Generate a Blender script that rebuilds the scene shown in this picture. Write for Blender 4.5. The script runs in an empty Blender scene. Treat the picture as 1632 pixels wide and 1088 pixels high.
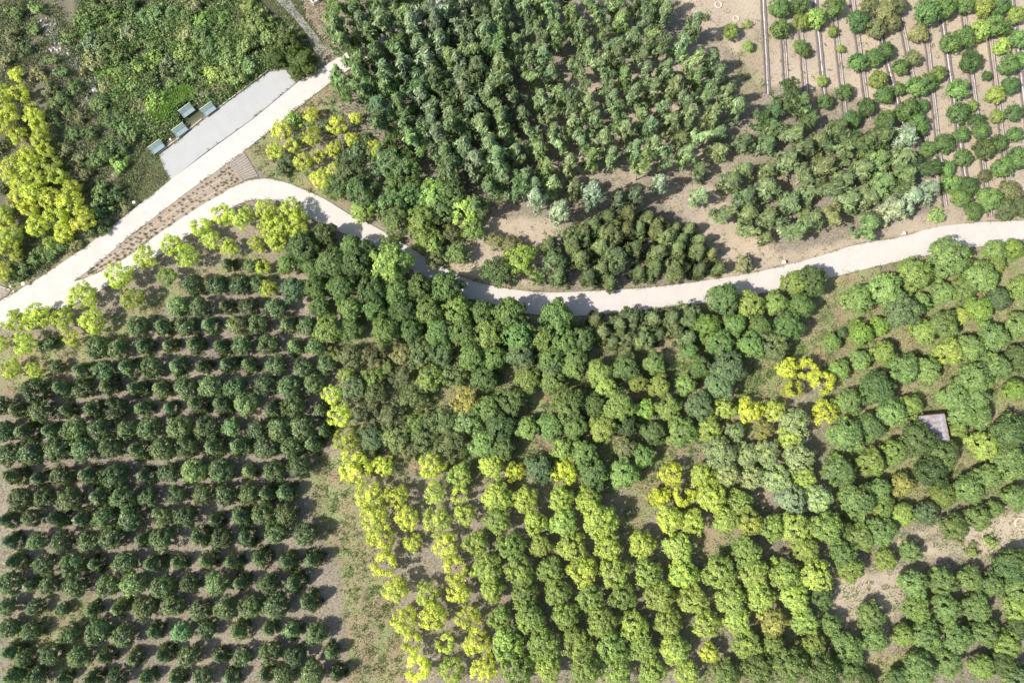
import bpy, bmesh, math, random
import numpy as np
from mathutils import Vector, Matrix
from mathutils.geometry import tessellate_polygon

random.seed(7)
RNG = np.random.default_rng(7)
S = bpy.context.scene
COL = S.collection

# ------------------------------------------------------------------ camera
CAM_H = 107.0
F = 24.0 / 36.0 * 1632.0
TH = math.atan((735 - 544) / F)
cam_data = bpy.data.cameras.new("drone_camera")
cam_data.lens = 24.0
cam_data.sensor_width = 36.0
cam_data.clip_start = 0.5
cam_data.clip_end = 5000
cam = bpy.data.objects.new("drone_camera", cam_data)
cam.location = (0, 0, CAM_H)
cam.rotation_euler = (TH, 0, 0)
COL.objects.link(cam)
S.camera = cam

# ------------------------------------------------------------------ light
SUN_EL = math.radians(46)
SUN_DIR = Vector((-1.0, -0.40, 0)).normalized() * math.cos(SUN_EL) + Vector((0, 0, math.sin(SUN_EL)))
world = bpy.data.worlds.new("World")
S.world = world
world.use_nodes = True
nt = world.node_tree
nt.nodes.clear()
sky = nt.nodes.new("ShaderNodeTexSky")
sky.sky_type = 'NISHITA'
sky.sun_disc = False
sky.sun_elevation = SUN_EL
sky.sun_rotation = math.atan2(SUN_DIR.x, SUN_DIR.y)
sky.air_density = 1.2
sky.dust_density = 2.0
bgn = nt.nodes.new("ShaderNodeBackground")
bgn.inputs[1].default_value = 0.105
outn = nt.nodes.new("ShaderNodeOutputWorld")
nt.links.new(sky.outputs[0], bgn.inputs[0])
nt.links.new(bgn.outputs[0], outn.inputs[0])
sun_d = bpy.data.lights.new("sun", 'SUN')
sun_d.energy = 4.5
sun_d.angle = math.radians(0.6)
sun_d.color = (1.0, 0.955, 0.88)
sun = bpy.data.objects.new("sun", sun_d)
sun.location = (0, 0, 60)
sun.rotation_euler = SUN_DIR.to_track_quat('Z', 'Y').to_euler()
COL.objects.link(sun)
S.view_settings.view_transform = 'Standard'
S.view_settings.look = 'None'
S.view_settings.gamma = 1
S.view_settings.use_curve_mapping = False
S.view_settings.exposure = 0.62
S.cycles.max_bounces = 6
S.cycles.diffuse_bounces = 3
S.cycles.transmission_bounces = 3

# ------------------------------------------------------------------ photo pixel <-> ground
CT, ST = math.cos(TH), math.sin(TH)

def at(px, py, z=0.0):
    x, y, w = px - 816.0, 544.0 - py, -F
    X, Y, Z = x, y * CT - w * ST, y * ST + w * CT
    t = (z - CAM_H) / Z
    return Vector((X * t, Y * t, z))

def proj(X, Y, Z=0.0):
    dz = Z - CAM_H
    y = Y * CT + dz * ST
    w = -Y * ST + dz * CT
    return 816.0 + F * X / -w, 544.0 - F * y / -w

def mpp(px, py, z=0.0):
    """metres per photo pixel at that spot"""
    a, b = at(px - 5, py, z), at(px + 5, py, z)
    return (b - a).length / 10

# ------------------------------------------------------------------ helpers
def thing(name, label, cat, loc=(0, 0, 0), rz=0.0, group=None):
    o = bpy.data.objects.new(name, None)
    o.empty_display_size = 0.3
    o.location = loc
    o.rotation_euler = (0, 0, rz)
    o["label"] = label
    o["category"] = cat
    if group: o["group"] = group
    COL.objects.link(o)
    return o

def part(name, mesh, parent=None, loc=None, rot=None):
    o = bpy.data.objects.new(name, mesh)
    if parent is not None: o.parent = parent
    if loc is not None: o.location = loc
    if rot is not None: o.rotation_euler = rot
    COL.objects.link(o)
    return o

def mesh_np(name, verts, faces, mat, tone=None, smooth=False):
    me = bpy.data.meshes.new(name)
    verts = np.asarray(verts, dtype=np.float32)
    faces = np.asarray(faces, dtype=np.int32)
    n, k = faces.shape
    me.vertices.add(len(verts))
    me.vertices.foreach_set("co", verts.ravel())
    me.loops.add(n * k)
    me.loops.foreach_set("vertex_index", faces.ravel())
    me.polygons.add(n)
    me.polygons.foreach_set("loop_start", np.arange(0, n * k, k, dtype=np.int32))
    me.polygons.foreach_set("loop_total", np.full(n, k, dtype=np.int32))
    if smooth:
        me.polygons.foreach_set("use_smooth", np.ones(n, dtype=bool))
    me.update(calc_edges=True)
    if tone is not None:
        a = me.attributes.new("tone", 'FLOAT', 'POINT')
        a.data.foreach_set("value", np.asarray(tone, dtype=np.float32))
    if mat: me.materials.append(mat)
    return me

def bm_mesh(name, bm, mat, smooth=False):
    me = bpy.data.meshes.new(name)
    bm.normal_update()
    bm.to_mesh(me)
    bm.free()
    if smooth:
        for p in me.polygons: p.use_smooth = True
    if mat: me.materials.append(mat)
    return me

def add_box(bm, c, s, rz=0.0, bev=0.0, rx=0.0):
    r = bmesh.ops.create_cube(bm, size=1.0)
    vs = r['verts']
    M = Matrix.Translation(c) @ Matrix.Rotation(rz, 4, 'Z') @ Matrix.Rotation(rx, 4, 'X') @ Matrix.Diagonal((s[0], s[1], s[2], 1))
    bmesh.ops.transform(bm, matrix=M, verts=vs)
    if bev:
        es = list({e for v in vs for e in v.link_edges})
        bmesh.ops.bevel(bm, geom=es, offset=bev, segments=1, affect='EDGES')

def tube(bm, pts, rads, n=6):
    rings = []
    for i, (p, r) in enumerate(zip(pts, rads)):
        p = Vector(p)
        d = (Vector(pts[min(i + 1, len(pts) - 1)]) - Vector(pts[max(i - 1, 0)])).normalized()
        a = d.orthogonal().normalized()
        b = d.cross(a)
        rings.append([bm.verts.new(p + (a * math.cos(t) + b * math.sin(t)) * r)
                      for t in [2 * math.pi * k / n for k in range(n)]])
    for A, B in zip(rings, rings[1:]):
        for k in range(n):
            bm.faces.new((A[k], A[(k + 1) % n], B[(k + 1) % n], B[k]))
    bm.faces.new(rings[-1])

def smooth_line(pts, n=6, closed=False):
    """Catmull-Rom through photo points"""
    out = []
    P = [Vector((p[0], p[1])) for p in pts]
    for i in range(len(P) - 1):
        p0, p1, p2, p3 = P[max(i - 1, 0)], P[i], P[i + 1], P[min(i + 2, len(P) - 1)]
        for k in range(n):
            t = k / n
            out.append(0.5 * ((2 * p1) + (p2 - p0) * t + (2 * p0 - 5 * p1 + 4 * p2 - p3) * t * t
                              + (3 * p1 - p0 - 3 * p2 + p3) * t ** 3))
    out.append(P[-1])
    return [(v.x, v.y) for v in out]

def slab_mesh(name, poly_px, z, mat, skirt=0.25, bev=0.0):
    pts = [at(x, y, z) for x, y in poly_px]
    tris = tessellate_polygon([pts])
    bm = bmesh.new()
    top = [bm.verts.new(p) for p in pts]
    for t in tris:
        try: f = bm.faces.new([top[i] for i in t])
        except ValueError: continue
    bmesh.ops.recalc_face_normals(bm, faces=bm.faces)
    bm.normal_update()
    if sum(f.normal.z * f.calc_area() for f in bm.faces) < 0:
        bmesh.ops.reverse_faces(bm, faces=bm.faces)
    bot = [bm.verts.new(p - Vector((0, 0, skirt))) for p in pts]
    n = len(pts)
    for i in range(n):
        j = (i + 1) % n
        bm.faces.new((top[i], bot[i], bot[j], top[j]))
    return bm_mesh(name, bm, mat)

# ------------------------------------------------------------------ materials
def new_mat(name):
    m = bpy.data.materials.new(name)
    m.use_nodes = True
    n = m.node_tree
    n.nodes.clear()
    o = n.nodes.new("ShaderNodeOutputMaterial")
    return m, n, o

def N(n, t, **kw):
    x = n.nodes.new(t)
    for k, v in kw.items(): setattr(x, k, v)
    return x

def noise(n, scale, detail=4, rough=0.6, vec=None, dist=0.0):
    x = N(n, "ShaderNodeTexNoise")
    x.inputs["Scale"].default_value = scale
    x.inputs["Detail"].default_value = detail
    x.inputs["Roughness"].default_value = rough
    x.inputs["Distortion"].default_value = dist
    if vec is not None: n.links.new(vec, x.inputs["Vector"])
    return x

def ramp(n, src, stops):
    r = N(n, "ShaderNodeValToRGB")
    cr = r.color_ramp
    while len(cr.elements) < len(stops): cr.elements.new(0.5)
    for e, (p, c) in zip(cr.elements, stops):
        e.position = p
        e.color = (*c, 1) if len(c) == 3 else c
    n.links.new(src, r.inputs[0])
    return r

def mixc(n, fac, a, b, mode='MIX'):
    m = N(n, "ShaderNodeMix", data_type='RGBA', blend_type=mode)
    for sock, v in ((0, fac), (6, a), (7, b)):
        if hasattr(v, "links"): n.links.new(v, m.inputs[sock])
        elif isinstance(v, (int, float)): m.inputs[sock].default_value = v
        else: m.inputs[sock].default_value = (*v, 1)
    return m.outputs[2]

def math_n(n, op, a, b=None, c=None, clamp=False):
    m = N(n, "ShaderNodeMath", operation=op, use_clamp=clamp)
    for i, v in enumerate((a, b, c)):
        if v is None: continue
        if hasattr(v, "links"): n.links.new(v, m.inputs[i])
        else: m.inputs[i].default_value = v
    return m.outputs[0]

def leaf_mat(name, gloss=0.45, rough=0.5, trans=0.3, spread=0.5, second=(1.25, 1.12, 0.6)):
    """object colour x per-leaf tone; leaves let some light through"""
    m, n, o = new_mat(name)
    oi = N(n, "ShaderNodeObjectInfo")
    at_ = N(n, "ShaderNodeAttribute", attribute_name="tone", attribute_type='GEOMETRY')
    t = at_.outputs["Fac"]
    k = math_n(n, 'MULTIPLY_ADD', t, spread, 1.0 - spread * 0.5)
    col = mixc(n, 1.0, oi.outputs["Color"], k, 'MULTIPLY')
    tip = math_n(n, 'MULTIPLY_ADD', t, 1.6, -0.9, clamp=True)
    warm = mixc(n, 1.0, col, second, 'MULTIPLY')
    col = mixc(n, tip, col, warm)
    d = N(n, "ShaderNodeBsdfPrincipled")
    d.inputs["Roughness"].default_value = rough
    d.inputs["Specular IOR Level"].default_value = gloss
    n.links.new(col, d.inputs["Base Color"])
    tr = N(n, "ShaderNodeBsdfTranslucent")
    tc = mixc(n, 1.0, col, (1.15, 1.25, 0.6), 'MULTIPLY')
    n.links.new(tc, tr.inputs[0])
    mx = N(n, "ShaderNodeMixShader")
    mx.inputs[0].default_value = trans
    n.links.new(d.outputs[0], mx.inputs[1])
    n.links.new(tr.outputs[0], mx.inputs[2])
    n.links.new(mx.outputs[0], o.inputs[0])
    return m

def simple_mat(name, col, rough=0.8, var=0.25, scale=3.0, spec=0.3, metal=0.0, bump=0.0, second=None):
    m, n, o = new_mat(name)
    tc = N(n, "ShaderNodeTexCoord")
    ns = noise(n, scale, 5, 0.65, tc.outputs["Object"])
    b = second or tuple(c * (1 - var) for c in col)
    r = ramp(n, ns.outputs["Fac"], [(0.3, b), (0.7, tuple(min(1, c * (1 + var * 0.4)) for c in col))])
    d = N(n, "ShaderNodeBsdfPrincipled")
    d.inputs["Roughness"].default_value = rough
    d.inputs["Specular IOR Level"].default_value = spec
    d.inputs["Metallic"].default_value = metal
    n.links.new(r.outputs[0], d.inputs["Base Color"])
    if bump:
        bp = N(n, "ShaderNodeBump")
        bp.inputs["Strength"].default_value = bump
        bp.inputs["Distance"].default_value = 0.05
        n.links.new(ns.outputs["Fac"], bp.inputs["Height"])
        n.links.new(bp.outputs[0], d.inputs["Normal"])
    n.links.new(d.outputs[0], o.inputs[0])
    return m

M_LEAF = leaf_mat("soft_leaf", 0.35, 0.55, 0.42, 0.8)
M_GLOSSY = leaf_mat("glossy_leaf", 0.45, 0.42, 0.25, 0.8, (1.5, 1.45, 1.2))
M_POPLAR = leaf_mat("poplar_leaf", 0.5, 0.45, 0.36, 0.9, (1.45, 1.4, 1.35))
M_NEEDLE = leaf_mat("needle_spray", 0.3, 0.6, 0.12, 0.8, (1.5, 1.4, 0.9))
M_BARK = simple_mat("grey_bark", (0.16, 0.13, 0.10), 0.9, 0.4, 6.0)
M_PALE_BARK = simple_mat("pale_poplar_bark", (0.50, 0.47, 0.38), 0.8, 0.5, 4.0)

# ground: one sheet, cover weights stored per vertex, grain from noise
def ground_mat():
    m, n, o = new_mat("soil_and_ground_cover")
    tc = N(n, "ShaderNodeTexCoord")
    v = tc.outputs["Object"]
    ga = N(n, "ShaderNodeAttribute", attribute_name="grass", attribute_type='GEOMETRY').outputs["Fac"]
    sa = N(n, "ShaderNodeAttribute", attribute_name="sand", attribute_type='GEOMETRY').outputs["Fac"]
    wa = N(n, "ShaderNodeAttribute", attribute_name="weeds", attribute_type='GEOMETRY').outputs["Fac"]
    n1 = noise(n, 0.35, 6, 0.62, v, 0.3)
    n2 = noise(n, 3.2, 6, 0.72, v)
    n3 = noise(n, 14.0, 4, 0.7, v)
    n4 = noise(n, 0.09, 3, 0.5, v)
    soil = ramp(n, n2.outputs["Fac"], [(0.25, (0.12, 0.095, 0.072)), (0.45, (0.22, 0.188, 0.145)), (0.55, (0.30, 0.258, 0.20)), (0.75, (0.44, 0.378, 0.30))]).outputs[0]
    sand = ramp(n, n2.outputs["Fac"], [(0.2, (0.31, 0.24, 0.18)), (0.5, (0.43, 0.355, 0.275)), (0.8, (0.54, 0.455, 0.36))]).outputs[0]
    straw = ramp(n, n3.outputs["Fac"], [(0.3, (0.15, 0.12, 0.07)), (0.5, (0.29, 0.23, 0.15)), (0.7, (0.47, 0.39, 0.27))]).outputs[0]
    green = ramp(n, n3.outputs["Fac"], [(0.3, (0.13, 0.155, 0.06)), (0.5, (0.25, 0.28, 0.13)), (0.72, (0.38, 0.39, 0.21))]).outputs[0]
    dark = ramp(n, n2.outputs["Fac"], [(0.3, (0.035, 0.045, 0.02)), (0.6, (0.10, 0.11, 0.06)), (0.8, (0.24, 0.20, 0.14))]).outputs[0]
    # sand edge broken by noise
    sm = math_n(n, 'ADD', sa, math_n(n, 'MULTIPLY_ADD', n1.outputs["Fac"], 0.9, -0.45))
    sm = math_n(n, 'MULTIPLY_ADD', sm, 2.2, -0.6, clamp=True)
    base = mixc(n, sm, soil, sand)
    patch = ramp(n, n1.outputs["Fac"], [(0.42, (0, 0, 0)), (0.60, (1, 1, 1))]).outputs[0]
    cover = mixc(n, patch, straw, green)
    gm = math_n(n, 'ADD', ga, math_n(n, 'MULTIPLY_ADD', n2.outputs["Fac"], 1.3, -0.65))
    gm = math_n(n, 'MULTIPLY_ADD', gm, 2.6, -0.75, clamp=True)
    base = mixc(n, gm, base, cover)
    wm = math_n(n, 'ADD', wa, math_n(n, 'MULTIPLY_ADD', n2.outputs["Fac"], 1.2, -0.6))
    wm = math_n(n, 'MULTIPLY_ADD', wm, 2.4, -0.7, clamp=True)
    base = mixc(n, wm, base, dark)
    big = ramp(n, n4.outputs["Fac"], [(0.3, (0.80, 0.81, 0.82)), (0.7, (1.10, 1.08, 1.04))]).outputs[0]
    base = mixc(n, 1.0, base, big, 'MULTIPLY')
    d = N(n, "ShaderNodeBsdfPrincipled")
    d.inputs["Roughness"].default_value = 0.95
    d.inputs["Specular IOR Level"].default_value = 0.15
    n.links.new(base, d.inputs["Base Color"])
    bp = N(n, "ShaderNodeBump")
    bp.inputs["Strength"].default_value = 0.9
    bp.inputs["Distance"].default_value = 0.12
    n.links.new(n2.outputs["Fac"], bp.inputs["Height"])
    bp2 = N(n, "ShaderNodeBump")
    bp2.inputs["Strength"].default_value = 0.6
    bp2.inputs["Distance"].default_value = 0.04
    n.links.new(n3.outputs["Fac"], bp2.inputs["Height"])
    n.links.new(bp.outputs[0], bp2.inputs["Normal"])
    n.links.new(bp2.outputs[0], d.inputs["Normal"])
    n.links.new(d.outputs[0], o.inputs[0])
    return m

def concrete_mat(name, a, b, stain, sc=0.5):
    m, n, o = new_mat(name)
    tc = N(n, "ShaderNodeTexCoord")
    v = tc.outputs["Object"]
    n1 = noise(n, sc, 6, 0.6, v, 0.4)
    n2 = noise(n, 9.0, 4, 0.7, v)
    c = ramp(n, n1.outputs["Fac"], [(0.3, b), (0.6, a)]).outputs[0]
    g = ramp(n, n2.outputs["Fac"], [(0.3, (0.90, 0.90, 0.90)), (0.7, (1.04, 1.04, 1.04))]).outputs[0]
    c = mixc(n, 1.0, c, g, 'MULTIPLY')
    n3 = noise(n, 1.1, 8, 0.75, v, 1.0)
    s = ramp(n, n3.outputs["Fac"], [(0.54, (0, 0, 0)), (0.72, (1, 1, 1))]).outputs[0]
    c = mixc(n, math_n(n, 'MULTIPLY', s, 0.35), c, stain)
    d = N(n, "ShaderNodeBsdfPrincipled")
    d.inputs["Roughness"].default_value = 0.85
    d.inputs["Specular IOR Level"].default_value = 0.25
    n.links.new(c, d.inputs["Base Color"])
    bp = N(n, "ShaderNodeBump")
    bp.inputs["Strength"].default_value = 0.2
    bp.inputs["Distance"].default_value = 0.01
    n.links.new(n2.outputs["Fac"], bp.inputs["Height"])
    n.links.new(bp.outputs[0], d.inputs["Normal"])
    n.links.new(d.outputs[0], o.inputs[0])
    return m

M_GROUND = ground_mat()
M_PATH = concrete_mat("cream_concrete", (0.53, 0.492, 0.455), (0.49, 0.452, 0.412), (0.42, 0.37, 0.31))
M_PLAZA = concrete_mat("grey_paving", (0.405, 0.405, 0.395), (0.375, 0.375, 0.365), (0.40, 0.37, 0.33), 0.3)
M_KERB = simple_mat("pale_kerb_stone", (0.62, 0.58, 0.47), 0.8, 0.2)
M_WOOD = simple_mat("weathered_plank", (0.33, 0.285, 0.24), 0.85, 0.35, 5.0)
M_BENCH = simple_mat("blue_grey_bench_slat", (0.27, 0.36, 0.37), 0.6, 0.25, 5.0)
M_BENCH_TOP = simple_mat("pale_bench_rail", (0.62, 0.66, 0.52), 0.6, 0.15, 5.0)
M_IRON = simple_mat("dark_iron", (0.05, 0.05, 0.055), 0.5, 0.2)
M_WHITE = simple_mat("white_enamel", (0.80, 0.79, 0.70), 0.4, 0.08)
M_RUST = simple_mat("weathered_roof_sheet", (0.34, 0.335, 0.355), 0.55, 0.3, 1.2, second=(0.19, 0.125, 0.10))
M_HUTWALL = simple_mat("old_hut_wall", (0.20, 0.15, 0.11), 0.9, 0.3)
M_STONE = simple_mat("pale_rubble", (0.55, 0.54, 0.54), 0.85, 0.45, 6.0)
M_FURROW = simple_mat("brown_furrow_soil", (0.20, 0.165, 0.15), 0.95, 0.5, 5.0, bump=0.6)
M_FILM = simple_mat("grey_plastic_film", (0.60, 0.57, 0.60), 0.35, 0.65, 7.0, 0.5, second=(0.20, 0.16, 0.16))
M_HOSE = simple_mat("pale_drip_hose", (0.55, 0.48, 0.38), 0.7, 0.2)
M_BEDSOIL = simple_mat("planting_bed_soil", (0.36, 0.29, 0.22), 0.95, 0.42, 4.0, bump=0.8)
M_GRASS = leaf_mat("grass_blade", 0.2, 0.6, 0.3, 0.9, (1.9, 1.45, 1.3))
M_BRICK = simple_mat("pinkish_paver", (0.46, 0.34, 0.28), 0.9, 0.25, 5.0)
M_GRAVEL = simple_mat("grey_gravel", (0.30, 0.285, 0.27), 0.9, 0.4, 9.0, bump=0.6)

# ------------------------------------------------------------------ outlines in photo pixels
def parse(s):
    return [tuple(float(v) for v in t.split(",")) for t in s.split()]

UP_STRAIGHT = parse("-60,515 0,479 64,442 97,420 142,389 208,337 270,288 330,243 403,190 476,130 496,119 515,107")
UNDER_N = parse("545,88 585,62 625,36 662,10 690,-20")
UNDER_S = parse("722,-12 694,22 650,52 600,84 560,108 533,127")
LOW_STRAIGHT = parse("500,152 470,176 434,205 386,243 342,275 298,306 250,343 200,382 150,424 120,446")
OUT_CURVE = smooth_line(parse("120,448 150,437 201,410 249,375 304,338 359,305 392,289 422,285 452,290 489,304 522,320 556,341 593,359 640,386 690,417 738,442 775,453 816,461 874,466 940,464 1020,459 1079,453 1165,441 1230,428 1300,410 1369,389 1431,379 1488,363 1553,355 1632,351 1720,345"), 4)
IN_CURVE = smooth_line(parse("1720,374 1632,381 1593,390 1534,396 1420,419 1332,440 1270,452 1217,467 1129,482 1073,488 1020,494 937,502 890,504 838,499 793,490 745,475 705,458 660,432 620,407 585,387 543,370 500,350 470,331 445,321 412,318 380,325 336,352 292,381 257,405 211,433 154,466 103,490 60,494 31,504 0,521 -60,552"), 4)
PATH_POLY = UP_STRAIGHT + UNDER_N + UNDER_S + LOW_STRAIGHT + OUT_CURVE + IN_CURVE
PLAZA_POLY = parse("472,132 455,111 430,114 392,142 330,187 290,220 254,247 261,268 273,286 330,241 400,191")
ISLAND_POLY = parse("121,446 150,422 200,381 250,342 298,305 342,274 364,258 388,288 359,306 304,339 249,376 201,411 150,438")

def pip(px, py, poly):
    inside = np.zeros(px.shape, bool)
    n = len(poly)
    for i in range(n):
        x1, y1 = poly[i][:2]
        x2, y2 = poly[(i + 1) % n][:2]
        if y1 == y2: continue
        c = ((y1 > py) != (y2 > py)) & (px < (x2 - x1) * (py - y1) / (y2 - y1) + x1)
        inside ^= c
    return inside

def pdist(px, py, poly):
    d = np.full(px.shape, 1e9)
    n = len(poly)
    for i in range(n):
        x1, y1 = poly[i][:2]
        x2, y2 = poly[(i + 1) % n][:2]
        dx, dy = x2 - x1, y2 - y1
        L = dx * dx + dy * dy + 1e-9
        t = np.clip(((px - x1) * dx + (py - y1) * dy) / L, 0, 1)
        d = np.minimum(d, (px - x1 - t * dx) ** 2 + (py - y1 - t * dy) ** 2)
    return np.sqrt(d)

def soft(px, py, poly, feather):
    s = np.where(pip(px, py, poly), 1.0, -1.0) * pdist(px, py, poly)
    return np.clip(0.5 + s / (2 * feather), 0, 1)

GRASS_ZONES = [(parse("508,725 600,745 560,800 600,900 640,1000 640,1130 560,1130 555,1000 545,900 505,830 495,770"), 14, 0.85),
    (parse("1300,470 1420,430 1640,395 1640,620 1560,640 1330,600 1280,560"), 18, 1.25),
    (parse("1330,600 1640,620 1640,800 1500,800 1330,860"), 18, .75), (parse("560,440 1200,480 1200,700 900,780 560,760"), 20, .45),
    (parse("1180,600 1240,560 1300,480 1330,500 1290,560 1250,640 1190,650"), 10, 1.0),
    (parse("1245,470 1330,440 1440,420 1440,435 1330,480 1290,530 1250,545"), 10, 0.8),
    (parse("1010,545 1110,545 1120,590 1060,600 1010,580"), 10, 0.9),
    (parse("930,590 960,585 980,640 930,640"), 10, 0.8),
    (parse("800,600 870,590 900,660 840,660"), 12, 0.7),
    (parse("840,700 900,690 900,740 850,740"), 8, 0.8),
    (parse("1000,690 1090,700 1060,790 1010,850 980,830 1020,760"), 10, 0.8),
    (parse("1400,640 1520,620 1520,670 1440,680"), 12, 0.75),
    (parse("540,640 760,560 780,740 560,760"), 18, 0.45),
    (parse("390,240 440,205 450,260 530,290 560,330 520,315 480,298 430,283"), 6, 0.9),
    (parse("60,545 160,520 240,470 400,400 470,430 400,450 280,480 180,560 80,610 0,640 0,560"), 12, 0.6),
    (parse("1380,1050 1480,1030 1480,1130 1380,1130"), 12, 0.7),
    (parse("1260,1000 1350,1000 1350,1088 1100,1100 1120,1060"), 12, 0.4),
    (parse("60,960 150,930 150,1080 20,1080 20,1000"), 20, 0.45),
    (parse("1060,820 1180,850 1180,900 1060,880"), 10, 0.5),
    (parse("1110,160 1215,30 1235,60 1215,150 1180,180"), 10, 0.3),
    (parse("200,235 265,240 270,290 210,330 185,300"), 10, 0.8),
    (parse("60,440 150,375 210,320 215,335 140,395 60,445 0,480 0,455"), 5, 0.7),
    (parse("470,150 530,130 540,180 450,200"), 8, 0.8)]
SAND_ZONES = [(parse("1075,-80 1720,-80 1720,345 1560,352 1490,350 1485,260 1440,190 1330,140 1210,135 1150,60 1090,30"), 8, 1.0),
    (parse("1180,350 1240,400 1330,388 1440,345 1520,330 1600,340 1600,354 1480,370 1380,390 1240,428 1130,450 1120,380 1080,340 1060,310 1110,290 1150,300"), 10, 0.85),
    (parse("1040,285 1160,300 1160,350 1060,340"), 10, 0.8),
    (parse("785,350 890,345 900,380 860,460 800,455 740,440 700,415 740,380"), 12, 1.0),
    (parse("840,120 1150,60 1160,280 860,310"), 30, 0.60),
    (parse("440,425 500,435 505,500 480,500 440,470"), 10, 0.5),
    (parse("1330,920 1460,900 1440,970 1380,1040 1320,1000"), 14, 0.8),
    (parse("1470,870 1540,835 1640,810 1640,880 1580,890 1480,890"), 12, 0.8),
    (parse("1400,870 1500,830 1500,845 1410,895"), 6, 0.7),
    (parse("1560,640 1640,600 1640,650 1600,670 1560,700"), 10, 0.6),
    (parse("1060,700 1120,705 1100,740 1050,730"), 8, 0.6),
    (parse("500,745 560,760 590,880 620,1000 600,1000 540,880"), 14, 0.35),
    (parse("1595,400 1640,400 1640,500 1610,480"), 8, 0.6)]
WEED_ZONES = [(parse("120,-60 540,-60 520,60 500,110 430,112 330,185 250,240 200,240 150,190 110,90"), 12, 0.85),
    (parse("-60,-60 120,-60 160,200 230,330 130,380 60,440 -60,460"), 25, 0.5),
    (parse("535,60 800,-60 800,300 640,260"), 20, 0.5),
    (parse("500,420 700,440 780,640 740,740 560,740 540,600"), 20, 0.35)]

# ------------------------------------------------------------------ ground
inner_x = np.arange(-92, 92.01, 0.5)
inner_y = np.arange(-46, 96.01, 0.5)
far = np.array([3, 8, 16, 30, 60, 120, 240, 500.0])
gx = np.concatenate([(-92 - far)[::-1], inner_x, 92 + far])
gy = np.concatenate([(-46 - far)[::-1], inner_y, 96 + far])
GX, GY = np.meshgrid(gx, gy)
PX, PY = proj(GX.ravel(), GY.ravel())
def fbm(x, y, s, seed):
    r = np.random.default_rng(seed)
    out = np.zeros_like(x)
    for k in range(5):
        a = r.uniform(0, 6.28); f = s * 1.9 ** k
        b = r.uniform(0, 6.28, 2); c = r.uniform(0, 6.28)
        out += (np.sin(f * (x * math.cos(a) + y * math.sin(a)) + b[0] + 1.7 * np.sin(f * .6 * (y * math.cos(c) - x * math.sin(c)) + b[1]))) / 1.6 ** k
    return out / 2.2
gz = -0.05 + 0.035 * fbm(GX.ravel(), GY.ravel(), 0.8, 3)
def zone_sum(zones, px, py):
    w = np.zeros(px.shape)
    for poly, fe, a in zones:
        w = np.maximum(w, soft(px, py, poly, fe) * a)
    return w
g_w = zone_sum(GRASS_ZONES, PX, PY)
s_w = zone_sum(SAND_ZONES, PX, PY)
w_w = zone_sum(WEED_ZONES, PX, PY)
nx, ny = len(gx), len(gy)
idx = np.arange(nx * ny).reshape(ny, nx)
faces = np.stack([idx[:-1, :-1], idx[:-1, 1:], idx[1:, 1:], idx[1:, :-1]], -1).reshape(-1, 4)
gme = mesh_np("ground", np.stack([GX.ravel(), GY.ravel(), gz], 1), faces, M_GROUND, None, True)
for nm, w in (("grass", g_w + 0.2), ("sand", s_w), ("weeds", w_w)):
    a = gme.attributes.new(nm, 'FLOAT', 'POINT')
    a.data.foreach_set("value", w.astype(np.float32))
ground = part("ground", gme)
ground["kind"] = "structure"

path = part("concrete_path", slab_mesh("concrete_path", PATH_POLY, 0.085, M_PATH))
path["kind"] = "structure"
plaza = part("paved_rest_area", slab_mesh("paved_rest_area", PLAZA_POLY, 0.075, M_PLAZA))
plaza["kind"] = "structure"
bed = part("planting_bed", slab_mesh("planting_bed", ISLAND_POLY, 0.02, M_BEDSOIL))
bed["kind"] = "structure"
pad = part("paved_corner_pad", slab_mesh("paved_corner_pad", parse("-30,450 0,457 16,463 12,470 0,478 -30,495"), 0.05, M_WOOD))
pad["kind"] = "structure"
gravel = part("gravel_footpath", slab_mesh("gravel_footpath", parse("438,-20 458,-8 470,12 486,32 506,58 520,78 512,92 500,80 486,50 468,28 452,12 430,-10"), 0.03, M_GRAVEL))
gravel["kind"] = "structure"

# kerb stones along the rest area's far edge
def kerb(poly, n, label):
    t = thing("kerb", label, "kerb", at(*poly[0], 0.0))
    me = None
    L = [at(x, y, 0) for x, y in poly]
    base = L[0]
    seg = []
    for a, b in zip(L, L[1:]):
        k = max(1, int((b - a).length / 1.05))
        for i in range(k):
            seg.append((a.lerp(b, i / k), a.lerp(b, (i + 1) / k)))
    bm = bmesh.new()
    add_box(bm, (0, 0, 0), (1.0, 0.14, 0.2), 0, 0.015)
    me = bm_mesh("kerb_stone", bm, M_KERB)
    for a, b in seg:
        d = b - a
        o = part("kerb_stone", me, t, (a + b) / 2 - base + Vector((0, 0, 0.05)), (0, 0, math.atan2(d.y, d.x)))
        o.scale = (d.length - 0.03, 1, 1)
    return t
kerb(parse("428,112 391,140 346,174"), 0, "pale kerb stones along the upper edge of the grey rest area")
kerb(parse("322,190 289,217 253,245"), 0, "pale kerb stones behind the lower three benches")
kerb(parse("-10,453 0,456 17,462"), 0, "short pale kerb at the grey corner pad by the left edge")

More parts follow.
